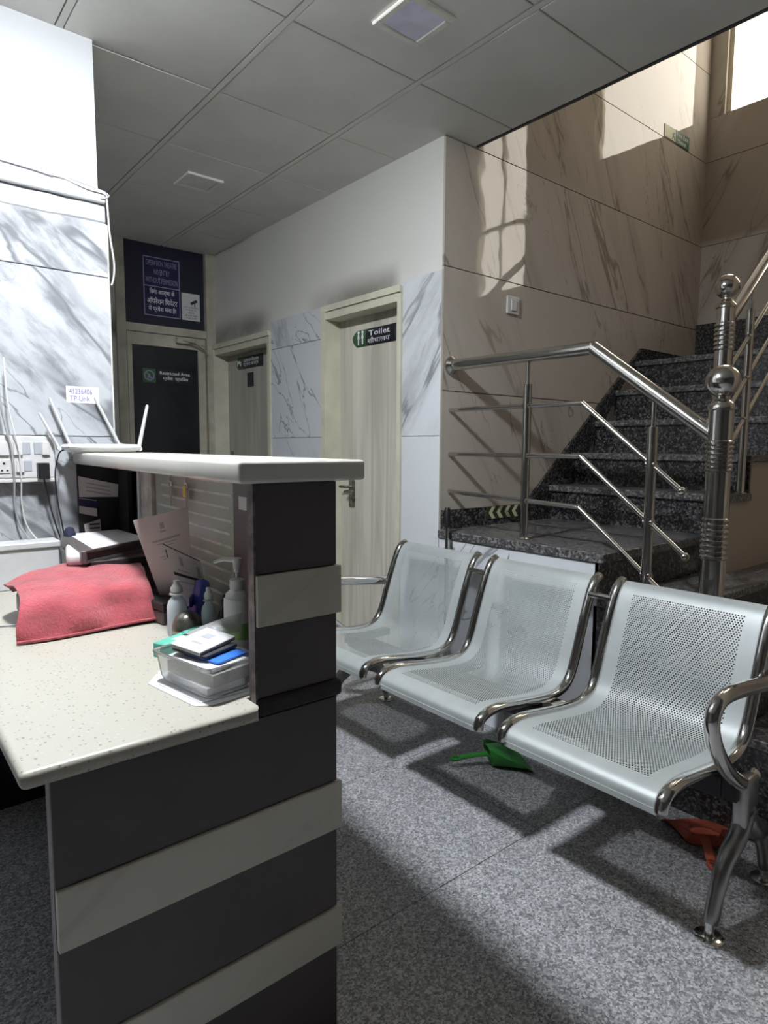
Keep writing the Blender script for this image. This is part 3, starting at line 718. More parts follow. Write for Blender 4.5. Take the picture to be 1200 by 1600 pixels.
# switchboard, plug, cables on the pillar wall
sb = thing('switchboard', 'white electrical switchboard on the marble beside the counter', 'switchboard', (.38, YP, 1.275))
YF = YP - .012
obj('box', B().box(.20, .575, YF - .030, YF, 1.20, 1.352, .005, 2), 'white_plastic', sb)
yf = YF - .030
for x0, x1, z0, z1, m_, pr in ((.440, .468, 1.283, 1.33, 'white_plastic', .008), (.470, .494, 1.285, 1.33, 'grey_plastic', .002), (.505, .530, 1.285, 1.33, 'grey_plastic', .002), (.531, .556, 1.283, 1.33, 'white_plastic', .008),
                           (.446, .470, 1.222, 1.264, 'white_plastic', .008), (.472, .497, 1.225, 1.263, 'grey_plastic', .002), (.385, .426, 1.283, 1.33, 'white_plastic', .008), (.33, .37, 1.283, 1.33, 'grey_plastic', .002)):
    obj('rocker', B().box(x0, x1, yf - pr, yf + .001, z0, z1, .0015), m_, sb)
so = obj('socket', B().box(.385, .428, yf - .003, yf + .001, 1.218, 1.268, .002), 'white_plastic', sb)
obj('pin_hole', B().box(.415, .422, yf - .0034, yf, 1.226, 1.232).box(.398, .405, yf - .0034, yf, 1.226, 1.232).box(.405, .413, yf - .0034, yf, 1.25, 1.258), 'black', so)
obj('rail', B().box(.20, .578, YF - .034, YF, 1.186, 1.199, .002), 'cable_white', sb)
ad = thing('plug_adapter', 'black plug adapter with cable in the switchboard socket', 'adapter', (.527, yf, 1.22))
obj('block', B().box(.510, .548, yf - .035, yf - .002, 1.198, 1.256, .003, 2), 'black', ad)
obj('cable', B().tube(smooth_path([(.53, yf - .02, 1.198), (.535, yf - .02, 1.17), (.548, yf - .01, 1.10), (.565, yf, 1.03), (.580, yf - .02, .96), (.59, yf - .04, .90)]), .0028, 8), 'black', ad, True)
cb = tag(obj('router_cable', B().tube(smooth_path([(.62, 2.585, 1.305), (.588, 2.575, 1.296), (.574, 2.57, 1.262), (.567, 2.575, 1.21), (.572, 2.58, 1.12), (.582, 2.58, 1.04), (.592, 2.57, .95), (.595, 2.56, .90)]), .0027, 8), 'black', None, True), 'thin black cable dropping from the router to the desk', 'cable')
for k, (dx, lab) in enumerate(((0, 'pale cable hanging over the switchboard, the outer of two'), (.022, 'grey cable hanging over the switchboard, beside its paler twin'))):
    pts = [(.40 + dx, YF - .05, 1.62), (.405 + dx, YF - .048, 1.47), (.418 + dx, YF - .048, 1.38), (.432 + dx, YF - .05, 1.30), (.436 + dx, YF - .045, 1.20), (.436 + dx, YF - .03, 1.12), (.447 + dx, YF - .025, 1.04), (.47 + dx, YF - .03, .99), (.50 + dx, YF - .035, .95)]
    tag(obj('hanging_cable', B().tube(smooth_path(pts), (.0038 - .0012 * k), 8), 'cable_white' if k else 'cable_grey', None, True), lab, 'cable', 'cables over the switchboard')
tag(obj('ledge_cable', B().tube(smooth_path([(-.4, YP - .02, 2.33), (.2, YP - .018, 2.305), (.45, YP - .012, 2.30), (.60, YP - .012, 2.29), (.62, YP - .03, 2.285), (.72, YP - .036, 2.26), (.785, YP - .036, 2.255), (.795, YP - .03, 2.225), (.806, YP - .012, 2.12), (.822, YP, 2.02), (.818, YP + .0, 1.96), (.806, YP - .01, 1.93)]), .0035, 8), 'cable_white', None, True), 'thin white cable along the ledge hanging down the pillar edge', 'cable')
tag(obj('ledge_cable', B().tube(smooth_path([(.60, YP - .014, 2.293), (.70, YP - .01, 2.286), (.79, YP - .03, 2.262), (.797, YP - .036, 2.245), (.77, YP - .036, 2.235)]), .0025, 8), 'cable_grey', None, True), 'short grey wire loop at the ledge corner of the pillar', 'cable')
hn = thing('handwritten_note', 'small white handwritten paper note stuck on the marble above the router', 'note', (.685, YF, 1.5))
obj('sheet', B().box(.628, .745, YF - .0012, YF - .0002, 1.478, 1.54), 'paper', hn)
text('lettering', '41236406', (.638, YF - .0014, 1.511), (1, -.0, .0), (0, 0, 1), .082, .020, 'ink_blue', hn)
text('lettering', 'TP-Link', (.640, YF - .0014, 1.486), (1, 0, 0), (0, 0, 1), .070, .018, 'ink_blue', hn)

# papers inside the dark compartment
YE = 2.615
cf_ = thing('letterhead_sheet', 'grey letterhead sheet taped inside the dark counter compartment', 'paper', (.72, YE, 1.1))
obj('sheet', B().prism([(.654, 1.203), (.800, 1.167), (.797, 1.118), (.655, 1.123)], 1, YE - .001, YE - .0002), 'pink_paper', cf_)
for zz in (1.17, 1.155, 1.14):
    obj('print_line', B().obox((.725, YE - .0014, zz - .003), (1, 0, -.22), (0, 1, 0), (.22, 0, 1), .045, .0004, .0028), 'ink_pale', cf_)
bc = thing('blue_card', 'navy and white printed card taped below the letterhead sheet', 'card', (.68, YE, 1.07))
obj('card', B().prism([(.653, 1.12), (.717, 1.108), (.717, 1.045), (.653, 1.062)], 1, YE - .0022, YE - .0012), 'pink_paper', bc)
obj('navy_band', B().prism([(.653, 1.118), (.717, 1.106), (.717, 1.076), (.653, 1.09)], 1, YE - .0028, YE - .0023), 'navy_sign', bc)
lc = thing('label_slip', 'small printed label slip low inside the dark counter compartment', 'label', (.70, YE, 1.0))
obj('slip', B().prism([(.668, 1.018), (.728, 1.035), (.73, .96), (.675, .96)], 1, YE - .0022, YE - .0012), 'pink_paper', lc)
for k in range(4):
    obj('print_line', B().box(.688, .725, YE - .0027, YE - .0022, .968 + .015 * k, .974 + .015 * k), 'ink_black', lc)

# white carton on the desk by the wall
wc = thing('white_carton', 'white carton with lid against the marble under the switchboard', 'box', (.36, 2.565, DZ))
obj('body', B().box(.16, .556, 2.515, 2.605, DZ, .955, .003), 'white_plastic', wc)
obj('lid', B().box(.155, .562, 2.508, 2.612, .955, .978, .004), 'white_plastic', wc)
nv = thing('navy_pouch', 'small navy tied cloth pouch between the carton and the folders', 'pouch', (.585, 2.50, DZ))
obj('body', B().lathe([(.0, DZ), (.034, DZ + .002), (.036, DZ + .06), (.026, DZ + .125), (.012, DZ + .15)], (.578, 2.46, 0), 14), 'navy', nv, True)
obj('knot', B().lathe([(.010, DZ + .148), (.019, DZ + .165), (.021, DZ + .19), (.013, DZ + .212), (0, DZ + .216)], (.580, 2.46, 0), 12), 'navy', nv, True)

# stack of folders on a dark tray
tr = thing('document_tray', 'dark plastic document tray carrying the folders at the back of the desk', 'tray', (.64, 2.2, DZ))
obj('tray', B().box(.545, .765, 2.10, 2.44, DZ, .955, .006, 2), 'grey_binder', tr)
obj('front_lip', B().box(.55, .76, 2.092, 2.10, .93, .96, .002), 'iron', tr)
rp = tag(obj('rolled_pad', B().obox((.545, 2.22, .968), (.22, .98, 0), (-.98, .22, 0), (0, 0, 1), .115, .035, .020, .014, 3), 'paper', None, True), 'thick white pad with rounded spine sticking out under the grey binder', 'pad')
tx, ty = Vector((.235, .972, 0)).normalized(), Vector((-.972, .235, 0)).normalized()
bd = thing('ring_binder', 'grey brown binder on the document tray holding a white sheet', 'binder', (.66, 2.25, .965))
pq = [(.528, 2.078), (.781, 2.234), (.774, 2.547), (.566, 2.50)]
obj('cover', B().prism(pq, 2, .990, .997), 'grey_binder', bd)
obj('lower_cover', B().prism(pq, 2, .958, .966), 'grey_binder', bd)
obj('spine', B().obox((.547, 2.289, .977), (.09, .996, 0), (-.996, .09, 0), (0, 0, 1), .212, .008, .021, .003), 'grey_binder', bd)
obj('pages', B().prism([(.545, 2.10), (.77, 2.24), (.765, 2.53), (.572, 2.49)], 2, .966, .990), 'brown_board', bd)
sh = tag(obj('loose_sheet', B().prism([(.560, 2.10), (.775, 2.236), (.768, 2.538), (.585, 2.50)], 2, .9972, .9992), 'paper'), 'white sheet lying on top of the grey binder', 'paper')

# standing papers
def leaf(name, label, cat, rows_, m, lines, parent_loc):
    t = thing(name, label, cat, parent_loc)
    obj('sheet', B().grid(rows_, .0006), m, t, True)
    return t
def bil(c, u, v):   # c = ll, lr, ur, ul
    a = Vector(c[0]).lerp(Vector(c[1]), u); b = Vector(c[3]).lerp(Vector(c[2]), u); return a.lerp(b, v)
def paper(name, label, c, m, prints, bow=.0, n=8, group=None):
    t = thing(name, label, 'paper', tuple((Vector(c[0]) + Vector(c[1])) / 2), group)
    nr = (Vector(c[1]) - Vector(c[0])).cross(Vector(c[3]) - Vector(c[0])).normalized()
    f = lambda u, v, o=0.: bil(c, u, v) + nr * (bow * math.sin(math.pi * u) + bow * .8 * math.sin(math.pi * v) + o)
    obj('sheet', B().grid([[f(i / n, j / n) for i in range(n + 1)] for j in range(n + 1)], .0005), m, t, True)
    for (u0, u1, v0, v1, mm) in prints:
        obj('print', B().grid([[f(u0 + (u1 - u0) * i / 4, v0 + (v1 - v0) * j, .0009) for i in range(5)] for j in range(2)]), mm, t)
    return t
pr = [(.44, .52, .83, .90, 'ink_pale'), (.42, .54, .79, .81, 'ink_pale'), (.22, .80, .69, .715, 'ink_pale'), (.3, .72, .655, .667, 'ink_pale'), (.4, .65, .62, .63, 'ink_pale'), (.3, .8, .5, .51, 'ink_pale'), (.35, .6, .47, .48, 'ink_pale')]
paper('form_sheet', 'tall curled pinkish form propped against the frosted glass', [(.682, 1.86, .86), (.765, 1.83, .90), (.745, 1.80, 1.143), (.612, 1.88, 1.105)], 'pink_paper', pr, .012)
pr2 = [(.36, .46, .72, .88, 'ink_pale'), (.25, .6, .62, .64, 'ink_pale'), (.12, .85, .52, .57, 'ink_black'), (.25, .75, .42, .44, 'ink_pale'), (.1, .7, .3, .31, 'ink_pale'), (.82, .92, .6, .82, 'ink_pale'), (.03, .06, .2, .9, 'ink_black'), (.0, .97, .965, .985, 'ink_black')]
paper('certificate_sheet', 'lower pinkish certificate with dark border leaning in front of the form', [(.676, 1.72, .875), (.760, 1.70, .865), (.736, 1.70, 1.0), (.637, 1.72, 1.058)], 'pink_paper', pr2, .004)
dt = thing('dark_case', 'flat dark plastic case between the towel and the small bottles', 'case', (.655, 1.86, DZ))
obj('base', B().obox((.69, 1.86, DZ + .02), (1, .1, 0), (-.1, 1, 0), (0, 0, 1), .055, .10, .02, .004), 'grey_binder', dt)
obj('lid', B().obox((.69, 1.86, DZ + .052), (1, .1, 0), (-.1, 1, 0), (0, 0, 1), .058, .104, .012, .005, 2), 'iron', dt)

# towel over a machine
mc = thing('covered_machine', 'black desk machine hidden under the rose towel', 'machine', (.47, 1.98, DZ))
obj('body', B().box(.35, .655, 1.90, 2.15, DZ + .008, .888, .012, 2), 'black', mc)
obj('foot', B().box(.33, .40, 1.90, 1.98, DZ, DZ + .02, .004), 'black', mc)
obj('foot', B().box(.60, .66, 1.90, 1.98, DZ, DZ + .01, .003), 'black', mc)
ctl = [
 [(.292,1.803,.818),(.372,1.792,.818),(.462,1.797,.819),(.556,1.803,.822),(.648,1.802,.826)],
 [(.292,1.815,.862),(.376,1.806,.866),(.465,1.815,.870),(.558,1.822,.874),(.650,1.820,.872)],
 [(.312,1.860,.915),(.384,1.845,.915),(.468,1.850,.922),(.556,1.850,.925),(.645,1.845,.914)],
 [(.322,1.955,.925),(.392,1.945,.934),(.472,1.945,.938),(.560,1.940,.938),(.662,1.925,.930)],
 [(.312,2.065,.930),(.400,2.070,.942),(.505,2.070,.944),(.590,2.060,.944),(.690,2.040,.938)],
 [(.318,2.120,.915),(.420,2.175,.938),(.540,2.20,.944),(.630,2.19,.944),(.715,2.150,.930)],
 [(.345,2.170,.885),(.440,2.20,.900),(.550,2.215,.910),(.640,2.21,.905),(.722,2.17,.885)],
]
def cr(p0, p1, p2, p3, t):
    return .5 * ((2 * p1) + (p2 - p0) * t + (2 * p0 - 5 * p1 + 4 * p2 - p3) * t * t + (3 * p1 - p0 - 3 * p2 + p3) * t ** 3)
def spl(pts, n):
    P = [Vector(p) for p in pts]; out = []
    for i in range(n + 1):
        s_ = i / n * (len(P) - 1); k = min(int(s_), len(P) - 2); t = s_ - k
        out.append(cr(P[max(0, k - 1)], P[k], P[k + 1], P[min(len(P) - 1, k + 2)], t))
    return out
from mathutils import noise as mnoise
cols_ = [spl(r, 60) for r in ctl]
net = []
for j in range(61):
    net.append(spl([c[j] for c in cols_], 60))
rows = [[net[j][i] for j in range(61)] for i in range(61)]
for i in range(61):
    for j in range(61):
        p = rows[i][j]; e_ = .3 + .7 * min(1, i / 12)
        n1 = mnoise.noise(Vector((p.x * 14, p.y * 14, 3))); n2 = mnoise.noise(Vector((p.x * 5 + p.y * 9, p.y * 4, 9)))
        fold = .5 + .5 * math.sin((p.x * .8 + p.y) * 26 + 3 * n2)
        dz = (.006 * n1 + .010 * n2) * e_
        if 4 < i < 30: dz += -.011 * fold * fold * (1 - abs(i - 16) / 10)
        rows[i][j] = Vector((p.x + .006 * n2 * max(0, 1 - i / 16), p.y - (.012 * n2 + .010 * math.sin(j * .24 + 1)) * (math.sin(math.pi * i / 20) if i < 20 else 0), max(DZ + .004, p.z + dz)))
tw = thing('towel', 'rose red towel draped over the machine on the desk', 'towel', (.47, 1.98, DZ))
obj('cloth', B().grid(rows, .005), 'towel', tw, True)
hm = B()
for j in range(0, 60):
    hm.tube([rows[0][j] + Vector((0, -.001, .0035)), rows[0][j + 1] + Vector((0, -.001, .0035))], .0042, 6, False)
obj('hem', hm, 'towel', tw, True)
tag(obj('desk_wire', B().tube(smooth_path([(.05, 2.0, .20), (.172, 2.02, DZ + .004), (.24, 2.03, DZ + .004), (.33, 2.0, DZ + .004)]), .0025, 6), 'cable_grey', None, True), 'thin grey wire running off the desk edge beside the towel', 'cable')

# bottles
def dropper(x, y, label, h=.145, r=.0225):
    t = thing('squeeze_bottle', label, 'bottle', (x, y, DZ), 'clear squeeze bottles by the frosted glass')
    z = DZ
    obj('body', B().lathe([(0, z), (r * .95, z + .001), (r, z + .01), (r, z + h * .52), (r * .86, z + h * .62), (r * .5, z + h * .70), (r * .45, z + h * .73)], (x, y, 0), 20), 'bottle', t, True)
    obj('cap', B().lathe([(r * .5, z + h * .73), (r * .72, z + h * .735), (r * .72, z + h * .76), (r * .5, z + h * .77), (r * .62, z + h * .80), (r * .6, z + h * .86), (r * .42, z + h * .90), (r * .3, z + h * .93), (r * .3, z + h * .99), (0, z + h)], (x, y, 0), 20), 'white_plastic', t, True)
dropper(.645, 1.648, 'clear squeeze bottle standing behind the desk bell', .150, .026)
dropper(.697, 1.566, 'clear squeeze bottle standing between the desk bell and the dark bottle', .137, .0185)
pb_ = thing('pump_bottle', 'white pump sanitizer bottle with green label beside the end board', 'bottle', (.700, 1.405, DZ))
z = DZ
def oval(c): return (.700 + (c.x - .700) * .74 + (c.y - 1.405) * .0, 1.405 + (c.y - 1.405) * 1.15, c.z)
obj('body', B().lathe([(0, z), (.037, z + .001), (.040, z + .012), (.040, z + .125), (.034, z + .147), (.020, z + .158), (.015, z + .160)], (.700, 1.405, 0), 24).map(oval), 'pump', pb_, True)
obj('collar', B().lathe([(.016, z + .158), (.018, z + .160), (.018, z + .184), (.010, z + .187)], (.700, 1.405, 0), 18), 'white_plastic', pb_, True)
obj('pump_head', B().lathe([(.004, z + .185), (.004, z + .200), (.008, z + .203), (.010, z + .225), (.012, z + .236), (0, z + .238)], (.700, 1.405, 0), 14)
    .tube([(.700, 1.405, z + .231), (.677, 1.432, z + .232), (.662, 1.45, z + .224)], [.007, .005, .004], 10), 'white_plastic', pb_, True)
lab = B()
for z0, z1 in ((z + .045, z + .085),):
    pts = [(.700 + .0408 * math.cos(a) * .74, 1.405 + .0408 * math.sin(a) * 1.15) for a in [math.radians(165 + 110 * k / 8) for k in range(9)]]
    lab.grid([[(x, y, zz) for x, y in pts] for zz in (z0, z1)])
obj('green_label', lab, 'label_green', pb_, True)
lab = B(); pts = [(.700 + .0406 * math.cos(a) * .74, 1.405 + .0406 * math.sin(a) * 1.15) for a in [math.radians(160 + 118 * k / 8) for k in range(9)]]
lab.grid([[(x, y, zz) for x, y in pts] for zz in (z + .085, z + .140)])
obj('white_label', lab, 'paper', pb_, True)
lab = B().grid([[(x, y, zz) for x, y in pts] for zz in (z + .015, z + .045)]); obj('white_label', lab, 'paper', pb_, True)
db = thing('dark_bottle', 'small dark brown bottle with yellow label beside the pump bottle', 'bottle', (.727, 1.535, DZ))
obj('glass', B().lathe([(0, z), (.0155, z + .001), (.0165, z + .006), (.0165, z + .062), (.012, z + .075), (.007, z + .082), (.007, z + .088)], (.727, 1.535, 0), 16), 'brown_glass', db, True)
obj('cap', B().lathe([(.008, z + .086), (.009, z + .088), (.009, z + .104), (.004, z + .106), (.003, z + .118), (0, z + .119)], (.727, 1.535, 0), 12), 'black', db, True)
obj('yellow_label', B().lathe([(.0167, z + .012), (.0169, z + .012), (.0169, z + .052), (.0167, z + .052)], (.727, 1.535, 0), 16), 'label_yellow', db, True)

bl = thing('desk_bell', 'tarnished metal dome desk bell in front of the clear bottle', 'bell', (.650, 1.592, DZ))
obj('dome', B().lathe([(.040, z + .030)] + [(.0395 * math.cos(a), z + .032 + .044 * math.sin(a)) for a in [math.pi / 2 * k / 8 for k in range(9)]], (.650, 1.592, 0), 26), 'bell', bl, True)
obj('base', B().lathe([(0, z), (.039, z + .001), (.040, z + .014), (.037, z + .017), (.040, z + .020), (.040, z + .029), (.032, z + .030)], (.650, 1.592, 0), 26), 'bell_base', bl, True)
bp = thing('blue_pouch', 'crumpled blue plastic pouch behind the clear bottles', 'pouch', (.715, 1.66, DZ))
bb_ = B(); rr = []
for i in range(11):
    v = i / 10; row = []
    for k in range(17):
        a = 2 * math.pi * k / 16; q = (.040 * (1 - .25 * v) + .004 * math.sin(3 * a + 4 * v))
        row.append((.712 + .01 * v + q * math.cos(a) * (1 - .55 * v), 1.665 + q * 1.2 * math.sin(a), DZ + .001 + .128 * v * (1 - .12 * math.sin(a * 1 + .6))))
    rr.append(row)
obj('bag', bb_.grid(rr), 'blue', bp, True)
obj('fold', B().obox((.689, 1.655, DZ + .085), (.5, .86, 0), (-.86, .5, 0), (0, 0, 1), .022, .004, .014, .002), 'deep_blue', bp)

# teal box, clear tub with cards, papers
tg = thing('teal_box', 'teal cardboard box with a white flap behind the clear tub', 'box', (.61, 1.53, DZ))
tax, tay = Vector((.9, .42, 0)).normalized(), Vector((-.42, .9, 0)).normalized()
obj('carton', B().obox((.606, 1.487, DZ + .0175), tax, tay, (0, 0, 1), .062, .052, .0175, .002), 'teal', tg)
obj('white_panel', B().obox((.622, 1.482, DZ + .0354), tax, tay, (0, 0, 1), .035, .042, .0004), 'paper', tg)
obj('flap', B().obox((.640, 1.525, DZ + .043), tax, tay, (.1, .2, 1), .034, .012, .001), 'teal', tg)
ps = B().prism([(.455, 1.335), (.484, 1.160), (.512, 1.143), (.60, 1.148), (.625, 1.17), (.62, 1.40), (.52, 1.42)], 2, DZ + .0003, DZ + .0016)
tag(obj('paper_sheet', ps, 'paper'), 'white paper sheets lying under the clear tub', 'paper')
tag(obj('paper_sheet', B().prism([(.470, 1.315), (.498, 1.165), (.60, 1.165), (.60, 1.38)], 2, DZ + .0018, DZ + .0028), 'paper'), 'upper white paper sheet directly under the clear tub', 'paper')
tub = thing('clear_tub', 'clear plastic tub full of cards at the corner of the desk', 'tub', (.56, 1.27, DZ))
tz = DZ + .003
c_ = Vector((.553, 1.262, 0)); ta = Vector((.985, .17, 0)).normalized(); tb_ = Vector((-.17, .985, 0)).normalized()
def ring(hx, hy, zz, r=.018, n=5):
    out_ = []
    for sx, sy, a0 in ((1, 1, 0), (-1, 1, 90), (-1, -1, 180), (1, -1, 270)):
        for k in range(n):
            a = math.radians(a0 + 90 * k / (n - 1)); out_.append(c_ + ta * (sx * (hx - r) + r * math.cos(a)) + tb_ * (sy * (hy - r) + r * math.sin(a)) + Vector((0, 0, zz)))
    return out_
tbm = B(); rgs = [ring(.052, .088, tz), ring(.058, .094, tz + .012), ring(.064, .101, tz + .062), ring(.069, .106, tz + .063), ring(.069, .106, tz + .067), ring(.0625, .0995, tz + .067), ring(.0565, .0925, tz + .013), ring(.051, .087, tz + .002)]
rgs = [[tbm.bm.verts.new(p) for p in r_] for r_ in rgs]
for a, b in zip(rgs, rgs[1:]):
    for j in range(len(a)): tbm.bm.faces.new((a[j], a[(j + 1) % len(a)], b[(j + 1) % len(a)], b[j]))
tbm.bm.faces.new(rgs[0][::-1]); tbm.bm.faces.new(rgs[-1])
obj('bowl', tbm, 'clear', tub, True)
def card(label, name, cx, cy, cz, ang, hx, hy, hz, tilt, m, roll=0., cat='card'):
    a = math.radians(ang); X = Vector((math.cos(a), math.sin(a), math.sin(roll))); Y = Vector((-math.sin(a), math.cos(a), math.sin(tilt)))
    Z = X.cross(Y).normalized(); Y = Z.cross(X)
    return tag(obj(name, B().obox((cx, cy, cz), X, Y, Z, hx, hy, hz, min(.0008, hz * .5)), m), label, cat)
card('stack of white papers lowest in the clear tub', 'paper_stack', .553, 1.262, tz + .011, 9, .046, .075, .008, 0, 'paper', 0, 'papers')
card('crumpled clear plastic pouch inside the clear tub', 'plastic_pouch', .557, 1.258, tz + .034, 12, .047, .078, .013, .01, 'sleeve', .01)
card('white folded leaflet over the black sleeve in the tub', 'leaflet', .556, 1.262, tz + .054, 16, .048, .072, .003, .03, 'paper', .02)
card('bright blue card in the clear tub', 'blue_card', .575, 1.258, tz + .0605, 18, .042, .052, .0022, .02, 'bright_blue', .02)
card('dark photo card beneath the white booklet in the tub', 'photo_card', .562, 1.285, tz + .070, 20, .046, .050, .003, .03, 'ink_black', .04)
bk_ = thing('booklet', 'white booklet with printed stamp on top of the clear tub', 'booklet', (.562, 1.29, tz + .08))
a_ = math.radians(22); X_ = Vector((math.cos(a_), math.sin(a_), .06)); Y_ = Vector((-math.sin(a_), math.cos(a_), .10)); Z_ = X_.cross(Y_).normalized(); Y_ = Z_.cross(X_)
bc_ = Vector((.562, 1.292, tz + .081))
obj('cover', B().obox(bc_, X_, Y_, Z_, .055, .042, .0045, .0015), 'paper', bk_)
obj('stamp', B().obox(bc_ + X_ * .018 + Y_ * .004 + Z_ * .0047, X_, Y_, Z_, .012, .012, .0002), 'grey_plastic', bk_)
obj('print', B().obox(bc_ - X_ * .02 + Z_ * .0047, X_, Y_, Z_, .004, .014, .0002), 'ink_pale', bk_)
paper('plastic_sleeve', 'crinkled translucent sheet leaning over the tub against the end board', [(.565, 1.345, tz + .070), (.655, 1.30, tz + .082), (.675, 1.33, tz + .118), (.56, 1.385, tz + .078)], 'sleeve', [], .004)

# ================================================================== waiting bench
pf = [(1.500,.418),(1.505,.442),(1.535,.460),(1.60,.465),(1.70,.452),(1.80,.439),(1.88,.434),(1.94,.440),(1.985,.466),(2.015,.515),(2.045,.600),(2.080,.700),(2.115,.785),(2.140,.822),(2.168,.836)]
pfine = smooth_path([(x, 0, zz) for x, zz in pf], 10)
cum = [0.]
for a, b in zip(pfine, pfine[1:]): cum.append(cum[-1] + (b - a).length)
SLEN = cum[-1]
def P_at(s):
    s = max(0, min(SLEN, s)); lo, hi = 0, len(cum) - 1
    while hi - lo > 1:
        m_ = (lo + hi) // 2
        if cum[m_] <= s: lo = m_
        else: hi = m_
    t = (s - cum[lo]) / (cum[hi] - cum[lo]); return pfine[lo].lerp(pfine[hi], t)
bn = thing('waiting_bench', 'three seat perforated silver steel waiting bench with chrome rims and arms', 'bench', (1.85, 1.6, 0))
SW = .246       # half width of the sheet inside its rims
p_ = .0088; rh = p_ * .866; hole = .0027
U0 = -.19; nU = 43
S0 = .085; nS = int((SLEN - .055 - S0) / rh); U1 = U0 + nU * p_; S1 = S0 + nS * rh
verts = []; faces = []
for r_ in range(nS):
    off = p_ / 2 if r_ % 2 else 0.
    s0 = S0 + r_ * rh; s1 = s0 + rh
    for k in range(nU):
        u0 = U0 + k * p_ + off; u1 = u0 + p_
        if u1 > U1 + 1e-6: u1 = U1
        if u1 - u0 < p_ * .9: 
            b0 = len(verts); verts += [(u0, s0), (u1, s0), (u1, s1), (u0, s1)]; faces.append((b0, b0 + 1, b0 + 2, b0 + 3)); continue
        b0 = len(verts); uc, sc_ = (u0 + u1) / 2, (s0 + s1) / 2
        verts += [(u0, s0), (u1, s0), (u1, s1), (u0, s1)]
        for q in range(8):
            a = math.radians(22.5 + 45 * q - 135); verts.append((uc + hole * math.cos(a), sc_ + hole * math.sin(a)))
        h = b0 + 4
        faces += [(b0, b0 + 1, h + 1, h + 0), (b0 + 1, h + 2, h + 1), (b0 + 1, b0 + 2, h + 3, h + 2), (b0 + 2, h + 4, h + 3), (b0 + 2, b0 + 3, h + 5, h + 4), (b0 + 3, h + 6, h + 5), (b0 + 3, b0, h + 7, h + 6), (b0, h + 0, h + 7)]
    if r_ % 2:
        b0 = len(verts); verts += [(U0, s0), (U0 + off, s0), (U0 + off, s1), (U0, s1)]; faces.append((b0, b0 + 1, b0 + 2, b0 + 3))
def sheet(u0, u1, s0, s1, nu, ns):
    for j in range(ns):
        for i in range(nu):
            b0 = len(verts); ua, ub = u0 + (u1 - u0) * i / nu, u0 + (u1 - u0) * (i + 1) / nu; sa, sb_ = s0 + (s1 - s0) * j / ns, s0 + (s1 - s0) * (j + 1) / ns
            verts.extend([(ua, sa), (ub, sa), (ub, sb_), (ua, sb_)]); faces.append((b0, b0 + 1, b0 + 2, b0 + 3))
sheet(-SW, SW, 0, S0, 1, 24); sheet(-SW, SW, S1, SLEN, 1, 18); sheet(-SW, U0, S0, S1, 1, 110); sheet(U1, SW, S0, S1, 1, 110)
SY = (.982, 1.590, 2.197)
vv = []
for u, s in verts:
    p = P_at(s); vv.append((p.x - 1.85, SY[0] + u - 1.6, p.z))
me = bpy.data.meshes.new('seat'); me.from_pydata(vv, [], faces)
bmx = bmesh.new(); bmx.from_mesh(me); bmesh.ops.remove_doubles(bmx, verts=bmx.verts, dist=1e-5); bmesh.ops.recalc_face_normals(bmx, faces=bmx.faces); bmx.to_mesh(me); bmx.free()
me.shade_smooth(); me.materials.append(MT['seat_metal'])
seat0 = bpy.data.objects.new('seat', me); COL.objects.link(seat0); seat0.parent = bn; ORG[seat0.name] = ORG[bn.name]
rim_o = []
for sg in (-1, 1):
    yy = SY[0] + sg * (SW + .009)
    pts = [(P_at(SLEN * k / 60).x, yy, P_at(SLEN * k / 60).z) for k in range(61)]
    rim_o.append(obj('seat_rim', B().tube(pts, .0185, 12, True, .85), 'chrome', seat0, True))
fold = B().box(1.498, 1.502, SY[0] - SW, SY[0] + SW, .404, .42); rim_o.append(obj('front_lip', fold, 'seat_metal', seat0))
for y in SY[1:]:
    s = seat0.copy(); COL.objects.link(s); s.location = (0, y - SY[0], 0)
    for r_ in rim_o:
        c = r_.copy(); COL.objects.link(c); c.parent = s
obj('beam', B().box(1.83, 1.895, .72, 2.46, .335, .40, .006, 2), 'iron', bn)
for y in SY:
    for d in (-.18, .18):
        obj('bracket', B().box(1.74, 1.99, y + d - .02, y + d + .02, .40, .432, .002), 'iron', bn)
for y in (SY[0] + .304, SY[1] + .304):
    obj('rim_tie', B().tube([(2.10, y - .045, .775), (2.10, y + .045, .775)], .012, 10).box(1.84, 1.90, y - .05, y + .05, .40, .425), 'chrome', bn)
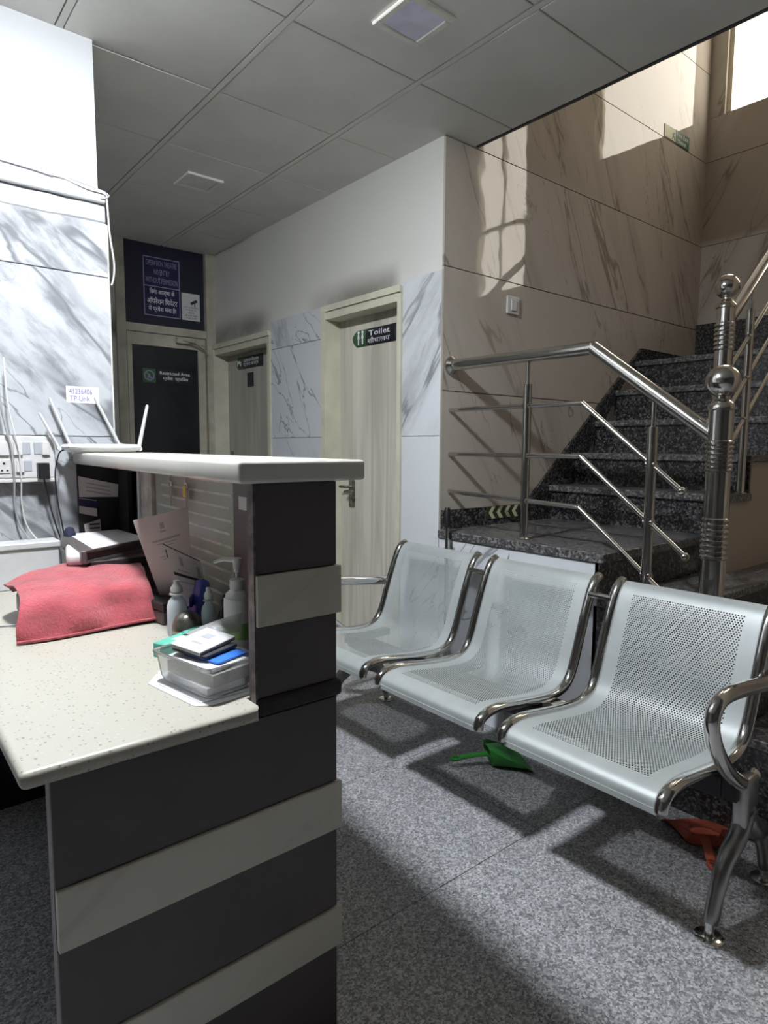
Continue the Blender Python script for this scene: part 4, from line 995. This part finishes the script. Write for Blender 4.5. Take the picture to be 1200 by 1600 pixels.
def end_frame(y):
    for pts, r_ in (([(1.92, y, .30), (1.865, y, .235), (1.79, y, .19), (1.745, y, .12), (1.715, y, .045)], [.034, .032, .029, .026, .024]),
                    ([(1.90, y, .30), (1.96, y, .225), (2.03, y, .185), (2.065, y, .12), (2.09, y, .045)], [.034, .032, .029, .026, .024])):
        lg = obj('leg', B().tube(smooth_path(pts, 5), [r_[min(4, int(i / 5))] for i in range(21)], 14, True, .75, (0, 1, 0)), 'cast', bn, True)
        e_ = pts[-1]
        obj('foot_pad', B().lathe([(0, 0), (.036, .0), (.038, .002), (.038, .008), (.035, .010), (.013, .012), (.012, .05)], (e_[0] - .005, y, 0), 18), 'chrome', lg, True)
    obj('column', B().box(1.855, 1.945, y - .02, y + .02, .245, .40, .012, 3), 'cast', bn, True)
    obj('armrest', B().tube(smooth_path([(1.955, y, .385), (1.90, y, .375), (1.82, y, .415), (1.735, y, .485), (1.672, y, .565), (1.650, y, .625), (1.675, y, .665), (1.74, y, .677), (1.84, y, .668), (1.96, y, .652), (2.07, y, .640)], 6), (.023), 14, True, .8, (0, 1, 0)), 'chrome', bn, True)
    obj('cross_plate', B().box(1.835, 1.89, min(y, 1.6) if y < 1 else 2.44, .74 if y < 1 else y, .34, .395), 'iron', bn)
end_frame(.680); end_frame(2.498)

# ================================================================== dustpans under the bench
def dustpan(name, label, c, ang, m, L_=.15, W_=.115, hook=True):
    t = thing(name, label, 'dustpan', (c[0], c[1], 0), 'plastic dustpans under the bench')
    a = math.radians(ang); X = Vector((math.cos(a), math.sin(a), 0)); Y = Vector((-math.sin(a), math.cos(a), 0)); C0 = Vector((c[0], c[1], 0))
    rows_ = []
    for i in range(11):
        u = i / 10; wdt = W_ * (.55 + .45 * u ** .6) if u > .02 else W_ * .45
        lift = .075 * (1 - u) ** .8
        row = []
        for k in range(-6, 7):
            v = k / 6; side = lift * abs(v) ** 5 + .004 + .02 * (1 - u) * .5
            top = lift * .75 if i == 0 else 0
            row.append(C0 + X * (L_ * (1 - 2 * u)) + Y * (wdt * v) + Vector((0, 0, max(side, top))))
        rows_.append(row)
    obj('pan', B().grid(rows_, .003), m, t, True)
    hood = [[C0 + X * (L_ * (1 - .9 * u)) + Y * (W_ * (.55 + .3 * u) * v) + Vector((0, 0, .085 - .02 * v * v - .012 * u)) for v in [k / 5 for k in range(-5, 6)]] for u in [i / 5 for i in range(6)]]
    obj('hood', B().grid(hood, .003), m, t, True)
    hb = C0 + X * L_
    h = obj('handle', B().tube([hb + Vector((0, 0, .05)), hb + X * .05 + Vector((0, 0, .05)), hb + X * .12 + Vector((0, 0, .042))], [.017, .014, .016], 12, True, .55), m, t, True)
    e_ = hb + X * .135 + Vector((0, 0, .04))
    obj('hanging_loop', B().tube([e_ + X * (.02 * math.cos(q)) + Y * (.014 * math.sin(q)) for q in [2 * math.pi * k / 14 for k in range(15)]], .006, 8), m, h, True)
    return t
dustpan('dustpan', 'green plastic dustpan lying on the floor under the bench', (2.04, 1.655), 150, 'green_pan', .085, .10)
dustpan('dustpan', 'terracotta red plastic dustpan under the bench beside its leg', (2.145, .905), 215, 'red_pan', .075, .11)
